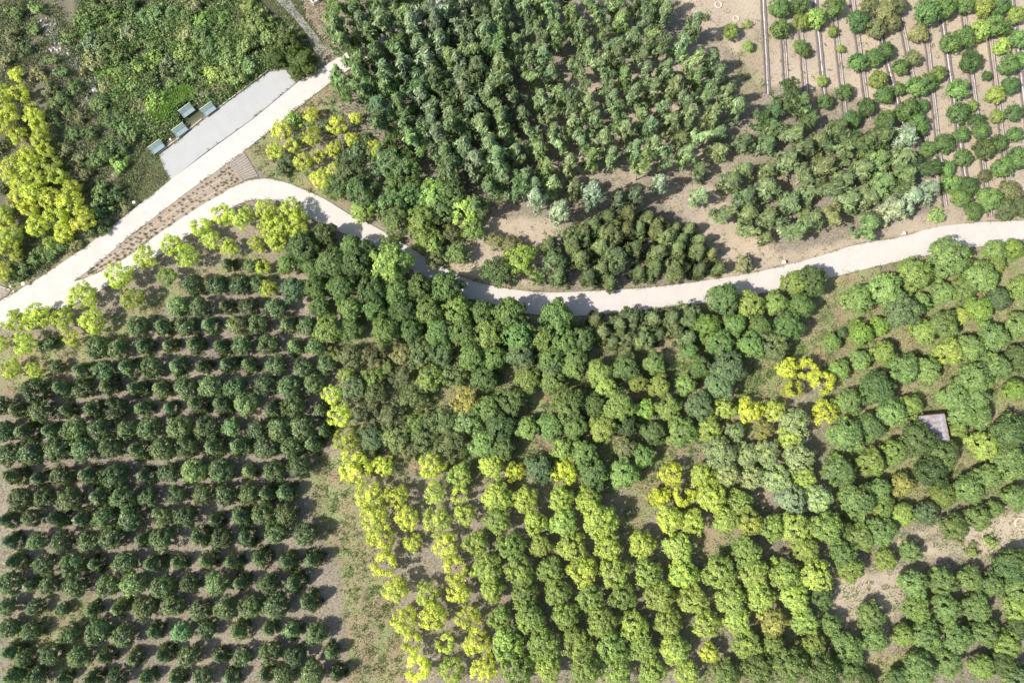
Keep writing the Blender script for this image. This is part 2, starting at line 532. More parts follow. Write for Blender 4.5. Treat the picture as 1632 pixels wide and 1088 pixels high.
# timber deck between the paths
A, B, C, D = at(363, 261), at(388, 241), at(412, 281), at(389, 287)
deck = thing("timber_deck", "small weathered timber deck where the planting bed meets the two paths", "deck", (A + B + C + D) / 4)
base = Vector(deck.location)
NP = 11
for i in range(NP):
    t0, t1 = i / NP, (i + 1) / NP - 0.012
    p = [A.lerp(D, t0), B.lerp(C, t0), B.lerp(C, t1), A.lerp(D, t1)]
    z = 0.06 + random.uniform(-.008, .008)
    bm = bmesh.new()
    top = [bm.verts.new(q - base + Vector((0, 0, z))) for q in p]
    bot = [bm.verts.new(q - base + Vector((0, 0, z - 0.1))) for q in p]
    bm.faces.new(top)
    for k in range(4):
        bm.faces.new((top[k], bot[k], bot[(k + 1) % 4], top[(k + 1) % 4]))
    bmesh.ops.recalc_face_normals(bm, faces=bm.faces)
    part("plank", bm_mesh("plank", bm, M_WOOD), deck)

# paver patch by the top edge
pav = thing("paver_patch", "pinkish paver patch beside the gravel footpath at the top edge", "paving", at(500, 30))
bm = bmesh.new()
add_box(bm, (0, 0, 0.0), (0.52, 0.2, 0.1), 0, 0.015)
pvm = bm_mesh("paver", bm, M_BRICK)
pq = parse("482,-2 515,0 524,20 526,52 519,62 505,50 490,30")
u = (at(520, 20) - at(500, 40)).normalized(); w = Vector((-u.y, u.x, 0))
c0 = Vector(pav.location)
for i in range(-14, 15):
    for j in range(-16, 17):
        q = c0 + u * (0.56 * (i + 0.5 * (j % 2))) + w * 0.26 * j
        px, py = proj(q.x, q.y)
        if pip(np.array([px]), np.array([py]), pq)[0] and len(pav.children) < 200:
            part("paver", pvm, pav, q - c0 + Vector((0, 0, random.uniform(-0.02, .01))), (random.uniform(-.03, .03), random.uniform(-.03, .03), math.atan2(u.y, u.x)))

# ------------------------------------------------------------------ tree meshes
def rand_dirs(r, n):
    v = r.normal(size=(n, 3))
    return v / np.linalg.norm(v, axis=1, keepdims=True)

def crown(name, seed, mode, rx, zb, zt, K, cr, m, L, W, mat, up=0.0, jitter=0.14, zst=1.0):
    """crown between heights zb..zt: K leaf clumps of radius cr, m leaf sprays each"""
    r = np.random.default_rng(seed)
    zc, rz = (zb + zt) / 2, (zt - zb) / 2
    cs = []
    ph = r.uniform(0, 6.28, 6)
    while len(cs) < K:
        d = rand_dirs(r, 1)[0]
        if mode != 'column' and (d[2] < -0.75 or (d[2] < 0 and r.uniform() < .45)): continue
        az = math.atan2(d[1], d[0])
        lob = 1 + jitter * (math.sin(3 * az + ph[0]) + 0.8 * math.sin(5 * az + ph[1] + 2 * d[2]) + .6 * math.sin(7 * az + ph[2]))
        rad = (r.uniform(.85, 1.02) if r.uniform() < .84 else r.uniform(.2, .8))
        if mode == 'ball':
            p = d * rad * np.array([rx * lob, rx * lob, rz])
        elif mode == 'ring':
            a = r.uniform(0, 6.28)
            if math.sin(a + ph[3]) > 0.93: continue
            rr = rx * (0.68 + 0.10 * r.normal()) * (1 + 0.12 * math.sin(3 * a + ph[0]))
            p = np.array([math.cos(a) * rr, math.sin(a) * rr, rz * r.uniform(-.7, 1)])
        elif mode == 'loose':
            k_ = r.integers(0, 7); t = r.uniform(0, 1)
            a = k_ * 0.9 + ph[0] + r.normal(0, .12)
            z_ = -0.9 + k_ * .22 + t * .75
            p = np.array([math.cos(a) * rx * t * .95, math.sin(a) * rx * t * .95, min(1, z_) * rz]) + r.normal(0, .12, 3)
        elif mode == 'column':
            t = r.uniform(0, 1)
            prof = (math.sin(math.pi * min(1, t * 0.80 + 0.20)) ** 0.9) * (1 - 0.30 * t) + .05
            a = r.uniform(0, 6.28)
            rr = rx * prof * math.sqrt(r.uniform(.15, 1)) * (1 + jitter * math.sin(3 * a + ph[0] + 5 * t) * 1.5)
            p = np.array([math.cos(a) * rr, math.sin(a) * rr, (t * 2 - 1) * rz])
        elif mode == 'cone':
            t = r.uniform(0, 1) ** 1.25
            a = r.uniform(0, 6.28)
            rr = rx * (1 - t) ** 0.75 * r.uniform(.55, 1.05) * (1 + jitter * math.sin(5 * a + ph[0]))
            p = np.array([math.cos(a) * rr, math.sin(a) * rr, (t * 2 - 1) * rz])
        cs.append(p)
    cs = np.array(cs)
    out_dir = cs / np.array([rx, rx, rz])
    out_dir /= (np.linalg.norm(out_dir, axis=1, keepdims=True) + 1e-6)
    n = K * m
    c = np.repeat(cs, m, 0)
    od = np.repeat(out_dir, m, 0)
    d = rand_dirs(r, n) + od * 0.55
    d /= np.linalg.norm(d, axis=1, keepdims=True)
    sizes = np.repeat(r.uniform(.7, 1.25, K), m)[:, None]
    pos = c + d * cr * sizes * r.uniform(.55, 1.05, (n, 1)) * np.array([1, 1, zst])
    pos += r.normal(0, .09, (n, 3))
    pos[:, 2] += zc
    pos[:, 2] = np.maximum(pos[:, 2], 0.06)
    nrm = d * 0.75 + od * 0.55 + r.normal(size=(n, 3)) * 0.38
    nrm[:, 2] += 0.4
    nrm /= np.linalg.norm(nrm, axis=1, keepdims=True)
    if up > 0:
        tan = od * np.array([1, 1, 0]) * 0.55 + np.array([0, 0, up]) + r.normal(size=(n, 3)) * 0.35
    else:
        tan = r.normal(size=(n, 3)) + od * 0.4
    tan -= nrm * np.sum(tan * nrm, 1, keepdims=True)
    tan /= np.linalg.norm(tan, axis=1, keepdims=True)
    bi = np.cross(nrm, tan)
    ls = (L * r.uniform(.65, 1.3, (n, 1))) * 0.5
    ws = (W * r.uniform(.7, 1.25, (n, 1))) * 0.5
    v = np.stack([pos - tan * ls, pos - bi * ws + nrm * ws * .15, pos + tan * ls, pos + bi * ws + nrm * ws * .15], 1).reshape(-1, 3)
    f = np.arange(n * 4).reshape(-1, 4)
    tone = np.clip(np.repeat(r.normal(.5, .15, K), m) + r.normal(0, .22, n), 0, 1)
    return mesh_np(name, v, f, mat, np.repeat(tone, 4))

def trunk(name, seed, h, r0, zb, spread, limbs, mat, top=0.85):
    r = random.Random(seed)
    bm = bmesh.new()
    lean = (r.uniform(-.1, .1), r.uniform(-.1, .1))
    pts = [(lean[0] * t * h * .5, lean[1] * t * h * .5, t * h * top - (0.12 if t == 0 else 0)) for t in (0, .25, .5, .75, 1)]
    tube(bm, pts, [r0 * 1.25, r0, r0 * .75, r0 * .5, r0 * .2], 6)
    for k in range(limbs):
        a = 6.28 * k / limbs + r.uniform(-.4, .4)
        z = zb + (h * top - zb) * r.uniform(0.0, .5)
        s = spread * r.uniform(.55, .85)
        q = [(lean[0] * z * .5, lean[1] * z * .5, z), (math.cos(a) * s * .5, math.sin(a) * s * .5, z + s * .45),
             (math.cos(a) * s, math.sin(a) * s, z + s * .75)]
        tube(bm, q, [r0 * .5, r0 * .32, r0 * .12], 5)
    return bm_mesh(name, bm, mat)

KINDS = {}
def kind(key, name, cat, rn, zb, zt, nvar, cr_args, tr_args):
    cms, tms = [], []
    for i in range(nvar):
        a = dict(cr_args)
        modes = a.pop("modes")
        cms.append(crown(name + "_crown", 1000 + len(KINDS) * 50 + i, modes[i % len(modes)], rn, zb, zt, **a))
    for i in range(3):
        tms.append(trunk(name + "_trunk", 500 + len(KINDS) * 10 + i, zt, *tr_args))
    KINDS[key] = dict(name=name, cat=cat, rn=rn, zm=(zb + zt) / 2, crowns=cms, trunks=tms)

kind("G", "golden_leaved_tree", "tree", 1.98, 1.5, 4.0, 10,
     dict(modes=['ball', 'ring', 'ball', 'ball', 'ball'], K=62, cr=0.40, m=36, L=.27, W=.20, mat=M_LEAF, jitter=.12), (0.07, 1.0, 1.2, 6, M_BARK))
kind("L", "round_crowned_tree", "tree", 2.0, 1.1, 4.5, 8,
     dict(modes=['ball'], K=135, cr=0.36, m=36, L=.26, W=.20, mat=M_LEAF, jitter=.13), (0.09, 1.0, 1.3, 5, M_BARK))
kind("M", "broadleaf_tree", "tree", 2.02, 1.4, 5.5, 8,
     dict(modes=['ball'], K=180, cr=0.35, m=34, L=.32, W=.20, mat=M_LEAF, jitter=.15), (0.11, 1.5, 1.3, 5, M_BARK))
kind("S", "open_crowned_tree", "tree", 1.9, 0.8, 5.0, 10,
     dict(modes=['ball', 'ball', 'ball', 'ball', 'loose'], K=100, cr=0.38, m=30, L=.33, W=.19, mat=M_LEAF, jitter=.18), (0.10, .8, 1.5, 6, M_BARK))
kind("R", "dense_orchard_tree", "tree", 1.98, 0.7, 4.2, 8,
     dict(modes=['ball'], K=200, cr=0.30, m=34, L=.25, W=.17, mat=M_LEAF, jitter=.15), (0.09, .8, 1.3, 5, M_BARK))
kind("N", "nursery_tree", "tree", 1.47, 0.8, 3.2, 6,
     dict(modes=['ball'], K=80, cr=0.34, m=34, L=.28, W=.18, mat=M_LEAF, jitter=.11), (0.06, .7, 1.0, 5, M_PALE_BARK))
kind("P", "poplar_tree", "tree", 1.30, 1.9, 6.8, 12,
     dict(modes=['column', 'column', 'loose'], K=80, cr=0.22, m=20, L=.62, W=.15, mat=M_POPLAR, up=1.5, jitter=.30, zst=2.0), (0.09, 1.6, 1.0, 7, M_PALE_BARK))
kind("C", "cedar_tree", "tree", 1.5, 0.1, 4.6, 6,
     dict(modes=['cone', 'ball', 'column'], K=110, cr=0.28, m=30, L=.55, W=.12, mat=M_NEEDLE, up=.6, jitter=.30), (0.08, .6, 1.0, 4, M_BARK))
kind("O", "orchard_shrub", "shrub", 1.70, 0.0, 3.7, 8,
     dict(modes=['ball', 'cone', 'ball'], K=92, cr=0.38, m=28, L=.40, W=.16, mat=M_GLOSSY, up=.4, jitter=.10), (0.06, .4, 1.2, 6, M_BARK))
kind("B", "bush", "bush", 1.3, 0.0, 1.6, 6,
     dict(modes=['ball', 'loose', 'ball'], K=60, cr=0.28, m=26, L=.30, W=.13, mat=M_NEEDLE, up=.3, jitter=.34), (0.04, .2, 1.0, 5, M_BARK))

def tint(base, r, hue=0.10, val=0.16):
    hue *= .55
    base = (base[0] * 1.10, base[1] * 1.03, base[2] * .93)
    k = math.exp(r.gauss(0, val)); h = r.gauss(0, hue)
    return (min(1, base[0] * k * (1 + h)), min(1, base[1] * k), min(1, base[2] * k * (1 - h * .6)), 1)

ONES = "zeroth first second third fourth fifth sixth seventh eighth ninth tenth eleventh twelfth thirteenth fourteenth fifteenth sixteenth seventeenth eighteenth nineteenth twentieth".split()
def ordinal(i):
    if i <= 20: return ONES[i]
    tens = {2: "twenty", 3: "thirty", 4: "forty"}[i // 10]
    return tens + "-" + ONES[i % 10] if i % 10 else {20: "twentieth", 30: "thirtieth", 40: "fortieth"}[i]

TREE_R = random.Random(11)
FIT = dict(G=.93, L=.95, M=.98, S=1.0, R=.94, N=.85, P=.98, C=.97, O=.97, B=.95)
PLACED = []
def plant(key, x, y, r, col, label, group, hs=1.0, hue=.10, val=.16, var=None):
    K = KINDS[key]
    R = TREE_R
    m = mpp(x, y, 3)
    s = r * m / K["rn"] * FIT[key]
    zs = s * hs * R.uniform(.92, 1.08)
    zm = K["zm"] * zs
    p = at(x, y, zm)
    root = thing(K["name"], label, K["cat"], (p.x, p.y, -0.02), R.uniform(0, 6.28), group)
    root.scale = (s, s, zs)
    c = part("crown", K["crowns"][R.randrange(len(K["crowns"])) if var is None else var], root)
    c.color = tint(col, R, hue, val)
    part("trunk", K["trunks"][R.randrange(3)], root)
    PLACED.append((x, y, r))
    return root

def region(key, data, col, look, where, group, row_h=30, hs=1.0, hue=.10, val=.16, rows=None):
    """plant a region's trees; labels count rows from the top and trees from the left"""
    pts = data if isinstance(data, list) else parse(data)
    if rows is None:
        pts = sorted(pts, key=lambda p: p[1])
        rows, cur = [], [pts[0]]
        for p in pts[1:]:
            if p[1] - cur[0][1] > row_h:
                rows.append(cur); cur = [p]
            else: cur.append(p)
        rows.append(cur)
    for j, row in enumerate(rows):
        row = sorted(row, key=lambda p: p[0])
        for i, p in enumerate(row):
            sz = "small " if p[2] < 14 else ("large " if p[2] >= 23 else "")
            if len(rows) > 1:
                pos = f"{ordinal(i + 1)} from left, {ordinal(j + 1)} row down" if len(row) > 1 else f"alone, {ordinal(j + 1)} row down"
            else:
                pos = f"{ordinal(i + 1)} from the left"
            c = col
            if len(p) > 3: c = COLS[int(p[3])]
            plant(key, p[0], p[1], p[2], c, f"{sz}{look} {where}, {pos}", group, hs, hue, val)

COLS = {0: (.54, .62, .155), 1: (.44, .545, .155), 2: (.37, .48, .16), 3: (.28, .39, .135), 4: (.19, .285, .115),
        5: (.14, .215, .09), 6: (.165, .245, .135), 7: (.33, .42, .235), 8: (.38, .39, .15), 9: (.235, .27, .145), 10: (.25, .39, .11), 11: (.28, .37, .27), 14: (.21, .285, .18)}
# 0 gold 1 yellow-lime 2 lime 3 lime-green 4 mid green 5 dark green 6 bluish 7 pale 8 olive-yellow 9 dry olive 10 bright green 11 silvery

# ---- left orchard, row by row
O_ROWS = ["363,421,12 400,424,10", "307,455,15 347,455,15 383,455,15 413,453,13",
"283,488,15 320,490,15 360,488,14 397,488,14 441,490,16",
"220,520,15 260,520,16 297,520,15 333,518,15 377,518,15 412,516,14 458,516,15 491,520,15",
"157,553,17 190,556,15 230,551,17 270,550,14 310,548,17 353,551,16 387,550,16 428,548,15 470,550,16 505,552,15",
"93,585,10 130,590,16 167,590,15 203,585,17 243,585,16 283,583,17 323,583,14 363,580,16 397,580,15 441,581,15 485,586,15 521,580,14",
"57,621,18 100,618,17 133,620,14 173,615,17 217,618,16 257,618,17 297,618,16 337,615,17 377,618,17 425,613,17 461,616,17 501,611,15",
"3,647,14 27,653,15 67,655,16 107,653,14 147,651,16 187,650,17 227,651,15 270,650,13 313,643,18 353,643,18 393,643,17 435,652,17 468,646,17 511,653,15",
"7,687,16 40,688,18 80,686,15 120,683,17 163,683,18 203,685,14 240,683,17 287,681,18 330,681,18 370,680,14 412,683,15 445,683,17 483,680,18 517,686,14",
"17,723,17 50,723,17 93,716,18 133,716,17 177,713,16 220,716,18 260,715,17 300,713,17 340,711,18 380,710,17 425,713,17 465,713,16 498,706,18",
"20,757,17 63,762,15 100,758,16 143,755,20 183,758,18 230,758,15 270,752,15 310,750,18 353,750,18 397,750,15 438,750,16 478,745,17",
"33,795,17 73,792,15 113,795,17 160,790,19 197,792,18 237,792,14 283,788,14 327,787,16 363,787,17 400,787,16 425,785,17 455,785,18",
"10,828,15 50,825,13 90,825,16 133,827,18 170,825,17 210,825,18 260,823,15 297,822,16 343,828,14 383,822,18 421,818,17 458,818,17",
"17,862,15 60,862,13 100,862,15 143,862,15 180,857,18 227,858,14 260,857,17 317,855,17 353,858,16 393,855,18 440,848,16 488,852,18",
"23,895,16 73,898,16 117,898,17 153,898,15 200,895,16 243,898,17 283,895,14 330,892,17 370,895,16 415,888,18 458,895,17 498,892,17",
"17,928,17 48,932,12 80,932,14 123,932,17 173,932,16 213,932,18 260,935,17 303,928,14 347,928,17 383,928,15 428,928,16 468,928,18",
"10,965,14 57,968,12 100,970,10 147,972,14 190,968,16 233,968,17 277,965,15 320,972,15 360,968,17 400,965,17 441,965,18 491,958,18",
"15,1000,14 50,1005,13 113,1008,14 157,1005,18 197,1012,16 247,1005,15 290,1005,15 330,1002,13 380,1005,17 428,1002,14 465,1003,17 503,1008,16",
"17,1038,16 40,1048,13 83,1042,16 127,1045,15 167,1045,15 213,1048,15 260,1042,16 303,1045,16 350,1045,14 387,1045,14 431,1038,16 471,1045,15 528,1038,15",
"23,1075,18 60,1078,15 100,1080,13 147,1080,16 187,1080,14 233,1080,14 280,1080,15 323,1078,15 367,1080,15 421,1074,14 455,1076,16 498,1072,17 537,1072,15",
"5,1112,16 45,1110,16 85,1112,15 125,1112,16 165,1110,16 205,1112,16 245,1110,16 285,1112,16 325,1110,16 365,1112,16 405,1110,16 445,1110,16 485,1108,16 525,1108,16"]
O_ROWS = O_ROWS[:-1]
region("O", None or [(0, 0, 0)], (.118, .185, .075), "dark glossy orchard shrub", "in left orchard",
       "dark shrubs in rows in the left orchard", rows=[parse(s) for s in O_ROWS], hue=.12, val=.2)

# ---- golden trees
region("G", "27,119,12 4,149,15 33,149,15 12,182,18 53,182,16 8,201,16 29,217,14 64,201,14 64,221,15 74,240,13 42,245,13 20,264,17 48,264,18 83,260,16,1 17,282,14 37,293,18 60,286,16 92,282,16,1 53,308,17 29,315,15 79,315,17 114,300,15 112,322,20 48,333,15 92,348,18 132,348,20 59,359,17 103,370,15 5,341,16,1 11,359,14 18,376,17,1 11,389,17 25,406,11 2,432,15 79,387,11,2",
       COLS[0], "golden yellow tree", "left of upper path", "golden trees crowded along the left edge", 24, hue=.03, val=.1)
region("G", "24,512,18 59,503,20 101,509,18 145,512,19 114,538,13 131,472,22 191,437,21 210,474,18 233,409,18 272,389,17,1 298,409,18 353,342,18 385,346,19,1 319,362,17 337,382,16,1 366,395,14 39,547,18 1,547,14 17,588,15 55,591,14 423,335,17 463,333,18 426,357,13 443,361,17 472,355,19 437,383,13 406,387,11 428,373,14 445,390,15 475,366,14 413,396,8 420,426,13 428,460,14 265,440,15,10",
       (.48, .59, .15), "yellow green tree", "below path fork", "yellow trees bordering the orchard below the paths", 26, hue=.03, val=.1)
region("G", "495,183,12 448,207,15 496,217,15 536,200,15 566,188,10 560,222,11 438,240,14 465,233,13 531,237,14 508,250,12 483,257,15 531,272,14 511,285,16 598,234,12",
       COLS[0], "golden yellow tree", "right of timber deck", "golden trees inside the path bend", 18, hue=.03, val=.1)
region("G", "530,627,16 541,660,19 550,702,19", COLS[0], "golden yellow tree on the orchard's right edge", "beside dull green wood", "three golden trees on the orchard edge", 20)
region("G", "566,744,24 610,742,17 689,742,20 588,790,22 632,790,19 692,786,17,1 733,788,16,1 594,821,22 649,825,19 695,829,21,1 741,819,17,1 608,858,23 658,864,15 711,869,20 614,899,23 631,939,20 680,945,19,1 726,905,22 730,941,19 643,987,20 691,982,22 748,985,20 658,1022,19 710,1024,17,1 761,1024,22 665,1063,23 719,1068,21,1 772,1066,21",
       COLS[0], "loose golden yellow tree", "in lower middle planting", "golden trees right of the grass strip", 28, hue=.03, val=.1)
region("G", "820,751,15 899,751,20 1071,755,19 1089,790,19 1055,790,15 1045,794,14 1253,585,17 1286,588,18 1310,609,21 1264,620,17 1314,658,20 1196,653,21 1235,655,17,1 1154,651,18,2 1215,684,16,8",
       (.52, .60, .12), "dense yellow tree", "amid lower right green trees", "yellow trees among the green block", 28, hue=.03, val=.1)

# ---- lime trees
region("L", "733,757,18,2 783,742,18,1 789,790,20,1 759,865,19,2 776,905,22,2 785,941,17,1 797,792,20,1 837,796,20,1 894,794,18,1 938,796,19,1 853,832,18,1 898,832,20 956,830,26,1 793,829,20,3 815,871,21,3 861,869,17 912,871,22 969,871,20,1 1023,867,20,1 1067,827,20,1 1119,757,18,1 1134,792,22,1 1104,831,19,1 828,908,22,3 877,908,20,3 929,910,22,1 980,912,22 1032,912,20 835,949,20,3 888,941,20,3 942,952,20,3 993,949,20,3 1052,950,23 797,984,18,3 844,984,22,3 901,980,20,3 958,989,23,3 1010,996,20 1065,993,20 808,1024,24,3 866,1026,24,3 920,1024,23,3 975,1030,22,3 1023,1030,21,3 1072,1035,20 824,1068,23,3 874,1064,19 933,1064,23,3 984,1068,22,3 1039,1068,21",
       COLS[2], "lime green tree", "in lower centre block", "lime green trees of the lower centre block", 30, hue=.06, val=.10)
region("L", "1159,755,19,7 1148,722,24,7 1189,724,18,7 1200,759,18,7 1220,720,19,7 1236,761,22,7 1178,799,19,3 1156,827,20 1260,794,22,11 1280,759,18 1271,729,22,7 1304,794,20,7 1195,832,20 1228,840,20,3 1268,840,22 1317,840,24,3 1080,871,22 1189,878,22,3 1284,875,20 1343,880,20,4 1089,912,23,1 1146,912,24 1200,914,23 1249,912,22 1299,916,24 1104,954,22 1165,956,23 1211,951,21 1266,952,22 1310,952,16,4 1126,993,20 1174,987,20 1231,989,20,8 1282,989,20,3 1323,993,16,4 1078,1035,19 1130,1039,15,1 1189,1024,22,3 1231,1024,17,3 1297,1028,18,3 1095,1072,18 1157,1074,21,4 1207,1064,24,4 1258,1059,26,4 1310,1070,25,4 1347,1026,20,4 1352,1063,18,4 1171,688,15,7 1130,684,19 1266,673,22,7 1257,697,17",
       COLS[2], "light green tree", "in lower right block", "light green trees of the lower right block", 30, hue=.06, val=.10)

# ---- mid green wood in the middle
region("M", "517,375,18,5 484,395,23,5 561,395,18,5 583,401,16,5 569,419,22,5 528,419,22,5 458,421,14 497,423,16 469,461,18,6 502,458,17 545,459,20 624,419,27,3 593,461,21,5 633,465,20 668,458,19 712,458,23 510,489,15 558,493,18 598,493,17 644,496,21 683,494,20 729,495,20,3 525,524,21,3 559,524,17 615,527,20 655,526,17,5 699,527,19 738,530,20,3 768,498,18 812,499,23 779,533,22 825,536,22 887,505,24 867,540,19 898,542,20 928,540,18,5 753,568,20 788,568,18 830,566,20,6 878,569,18 915,569,17",
       (.185, .29, .11), "mid green tree", "below curved path", "green trees crowding below the curved path", 30)
region("M", "876,585,18,6 914,585,17 841,605,18,3 881,607,19 955,594,18,3 997,585,19,5 1043,579,16 771,601,19 964,615,16,3 1017,610,14,3 1050,614,16,3 815,638,20,5 778,649,19 905,644,23 946,644,19 986,645,22,3 1028,651,14,10 797,680,22,5 839,682,17 878,678,19 916,680,18 960,682,20,3 999,678,16,5 1041,689,17,5 771,708,20 800,713,18 896,715,16,3 931,721,18 1025,726,17,3 997,715,16,9 859,746,20,6 946,754,22 993,754,21 1093,612,15 1117,585,16 1161,585,24,6 1147,614,20,6 1066,651,18,3 1114,647,20,6 1086,688,22",
       (.205, .315, .12), "bushy green tree", "in central wood", "green trees of the central wood", 30, hs=.82)
region("S", "598,566,18,9 557,568,17,9 673,564,20 704,564,18 686,602,20,3 724,599,20 594,602,15,3 636,601,16,9 563,619,19,6 599,626,16 662,632,19 737,637,20,8 583,661,20,9 623,665,18,9 662,674,15,3 682,669,14 706,670,19 746,672,20 594,698,19,6 632,698,19 675,700,17 721,709,22 583,722,14,9 651,718,14,9 553,598,13,3 640,566,15,9 530,566,14,3 612,585,12,4",
       (.195, .275, .13), "dull green tree", "right of left orchard", "open green trees between orchard and wood", 28, hs=.7)
region("M", "1153,476,23,5 1195,485,19,3 1235,483,17,3 1276,488,18 1265,450,18,3 1292,448,22,5 1127,520,19,10 1171,516,17 1211,520,18 1256,520,20 1147,547,20 1197,551,19 1233,551,21,6 1100,560,12",
       (.17, .28, .105), "deep green tree", "under rising right path", "deep green trees below the rising path", 26, hs=.9)
region("S", "559,276,22,6 537,300,18 577,304,22 577,337,16,3 608,263,20,6 627,240,20,5 647,263,20 629,295,17 651,298,18 625,326,22 658,322,20 689,308,22,3 720,309,22 702,335,20 632,352,22 673,352,22,3 741,337,20,3 754,365,17,3 675,376,20,3 688,388,18,3 692,412,14,9 729,404,17 618,385,12 830,413,22,10 801,433,20 777,431,13 856,444,11,10 816,392,14,9 717,372,14,9 790,385,12,9",
       (.165, .26, .11), "leafy green tree", "between curved path and poplars", "leafy trees above the curved path", 26, hs=.8)
region("B", "471,193,15,10 451,262,16,6 568,243,15,6 518,202,12,6 582,222,10,5 492,200,8,4 545,255,13,6 590,245,10,6 480,222,9,5",
       COLS[4], "low dark green bush", "between golden trees near bend", "bushes among the golden trees", 16)

# ---- cedars
region("C", "876,391,15 884,417,16 891,441,16 915,389,15 926,413,17 939,442,15 957,395,18 959,430,15 972,450,14 983,411,18 945,361,18 969,350,17 999,343,17 1032,350,17 973,374,17 997,368,17 1017,366,16 1045,363,15 907,378,13 1011,398,18 1048,404,19 1077,398,17 1042,428,18 1074,430,17 1110,402,18 1114,430,15 1132,404,13 1145,428,12 1184,422,11,9 1018,435,14 1075,366,14 1097,367,14 1086,383,14 1113,385,14 1060,380,15 930,372,15",
       (.125, .17, .075), "dark olive cedar", "above curved path", "dark conifers above the curved path", 24)
region("C", "959,529,18 950,508,15 987,518,15 1007,507,15 999,542,16 1040,509,16 1070,507,16 1099,503,17 1024,540,15 1097,538,17 1073,526,14 1050,533,14 977,545,14",
       (.12, .165, .075), "dark olive cedar", "under curved path", "dark conifers along the lower side of the path", 20, hs=.9)

# ---- right side dense trees
region("R", "1366,477,22 1409,462,26 1457,438,25,3 1511,412,30 1502,466,17 1532,462,18 1562,442,24 1584,399,16 1588,421,13,3 1613,397,15,10 1625,460,18,3 1437,496,26,6 1465,483,16 1560,494,20,10 1532,503,12,2 1590,477,18,6 1502,518,22 1472,529,19,3 1371,531,18,10 1401,520,15,10 1325,546,14,3 1342,531,8,6 1407,561,18,3 1371,574,16 1338,588,15,3 1511,561,20,2 1543,555,21 1582,537,22 1625,518,20 1584,585,22 1623,570,20,5 1440,588,22 1477,590,20",
       (.25, .375, .155), "round leafy tree", "below right end of path", "round trees right of centre below the path", 30, val=.10, hue=.06)
region("R", "1550,603,24 1617,622,17,10 1397,620,25,5 1351,641,20 1420,657,22 1451,647,17,3 1519,632,22 1552,634,20 1532,660,20 1560,665,18 1386,682,21 1347,694,26 1464,701,26,5 1527,684,13,3 1426,720,19,3 1388,736,20,3 1565,709,22,2 1610,690,27,5 1500,724,24 1482,750,24,5 1610,738,28 1335,748,24 1438,772,17,8 1365,799,26 1400,781,19 1404,808,18,3 1437,819,17,2 1475,818,18,6 1503,790,18,3 1542,779,22 1573,759,20 1620,792,20 1404,845,22 1371,856,20 1519,840,20 1556,825,19 1584,810,13 1450,878,16 1411,891,16,2 1343,845,16,4 1615,893,20,5",
       (.23, .345, .145), "round leafy tree", "around roofed hut", "round trees around the hut at the right", 30, val=.10, hue=.06)
region("R", "1354,905,20,3 1387,980,20 1393,1017,20 1360,1046,16 1382,1083,14,5 1433,1077,16,5 1464,1064,23 1455,930,21 1500,925,21 1545,922,19 1580,932,18 1460,970,20,3 1508,970,21 1555,968,21 1475,1012,22 1525,1015,22 1568,1008,20 1440,1012,16,3 1510,1055,20 1608,905,22,5 1621,938,20 1622,970,22,3 1604,1025,20,3 1624,998,18,5 1598,1056,20,5 1564,1061,18,3 1619,1080,22,6",
       (.23, .345, .145), "round leafy tree", "in bottom right corner", "round trees in the bottom right corner", 30, val=.10, hue=.06)
region("B", "1578,860,12,3 1549,876,10,3 1492,343,12,3 1124,28,6 1189,40,8,3 1366,480,3", COLS[4], "small low green bush", "on bare sandy soil", "small bushes on bare soil", 14)

# ---- nursery, upper right
region("N", "1242,11,17 1275,7,16 1328,11,17 1277,35,14,3 1299,29,16,3 1244,46,15 1275,74,11 1283,83,10,5 1328,50,9,3 1345,147,14 1310,129,9,3 1315,162,13 1165,51,13,3 1192,74,9,3 1367,33,17 1387,11,14,9 1411,18,17,9 1396,46,16,9 1422,37,14,9 1431,9,15,9 1463,53,15,9 1367,99,15 1393,92,15 1411,81,14 1435,107,13 1455,92,13,9 1400,127,15,3 1409,151,14 1431,143,11 1461,138,17 1479,132,15 1494,118,13,3 1446,176,18 1468,169,12 1382,171,15 1464,195,15 1411,191,16 1356,190,15 1466,205,13 1503,229,16 1479,238,13 1340,78,7,3",
       (.155, .265, .105), "nursery tree", "on striped soil left of the corner", "nursery trees on the striped soil, left part", 24)
region("N", "1479,20,20 1505,11,18 1538,7,16 1567,11,16,3 1593,9,16 1619,24,14,3 1516,68,17 1536,59,17 1560,50,17,3 1584,40,18 1599,46,12 1624,62,15 1527,142,17 1547,97,17 1597,74,13,2 1608,103,16 1626,97,13 1611,136,14 1586,151,14,2 1573,121,8 1527,180,17 1551,169,9,3 1615,180,14 1589,186,11,3 1556,195,14 1564,209,13 1532,214,13 1617,214,12 1591,229,14 1569,238,17,5 1534,252,14 1569,280,10,9 1599,267,17 1622,251,18 1508,269,13 1516,293,16 1543,297,16 1531,315,16 1551,337,15 1576,317,19 1608,304,17,9 1604,333,18,6 1626,328,17,6",
       (.155, .265, .105), "nursery tree", "on striped soil near right edge", "nursery trees on the striped soil, right part", 24)

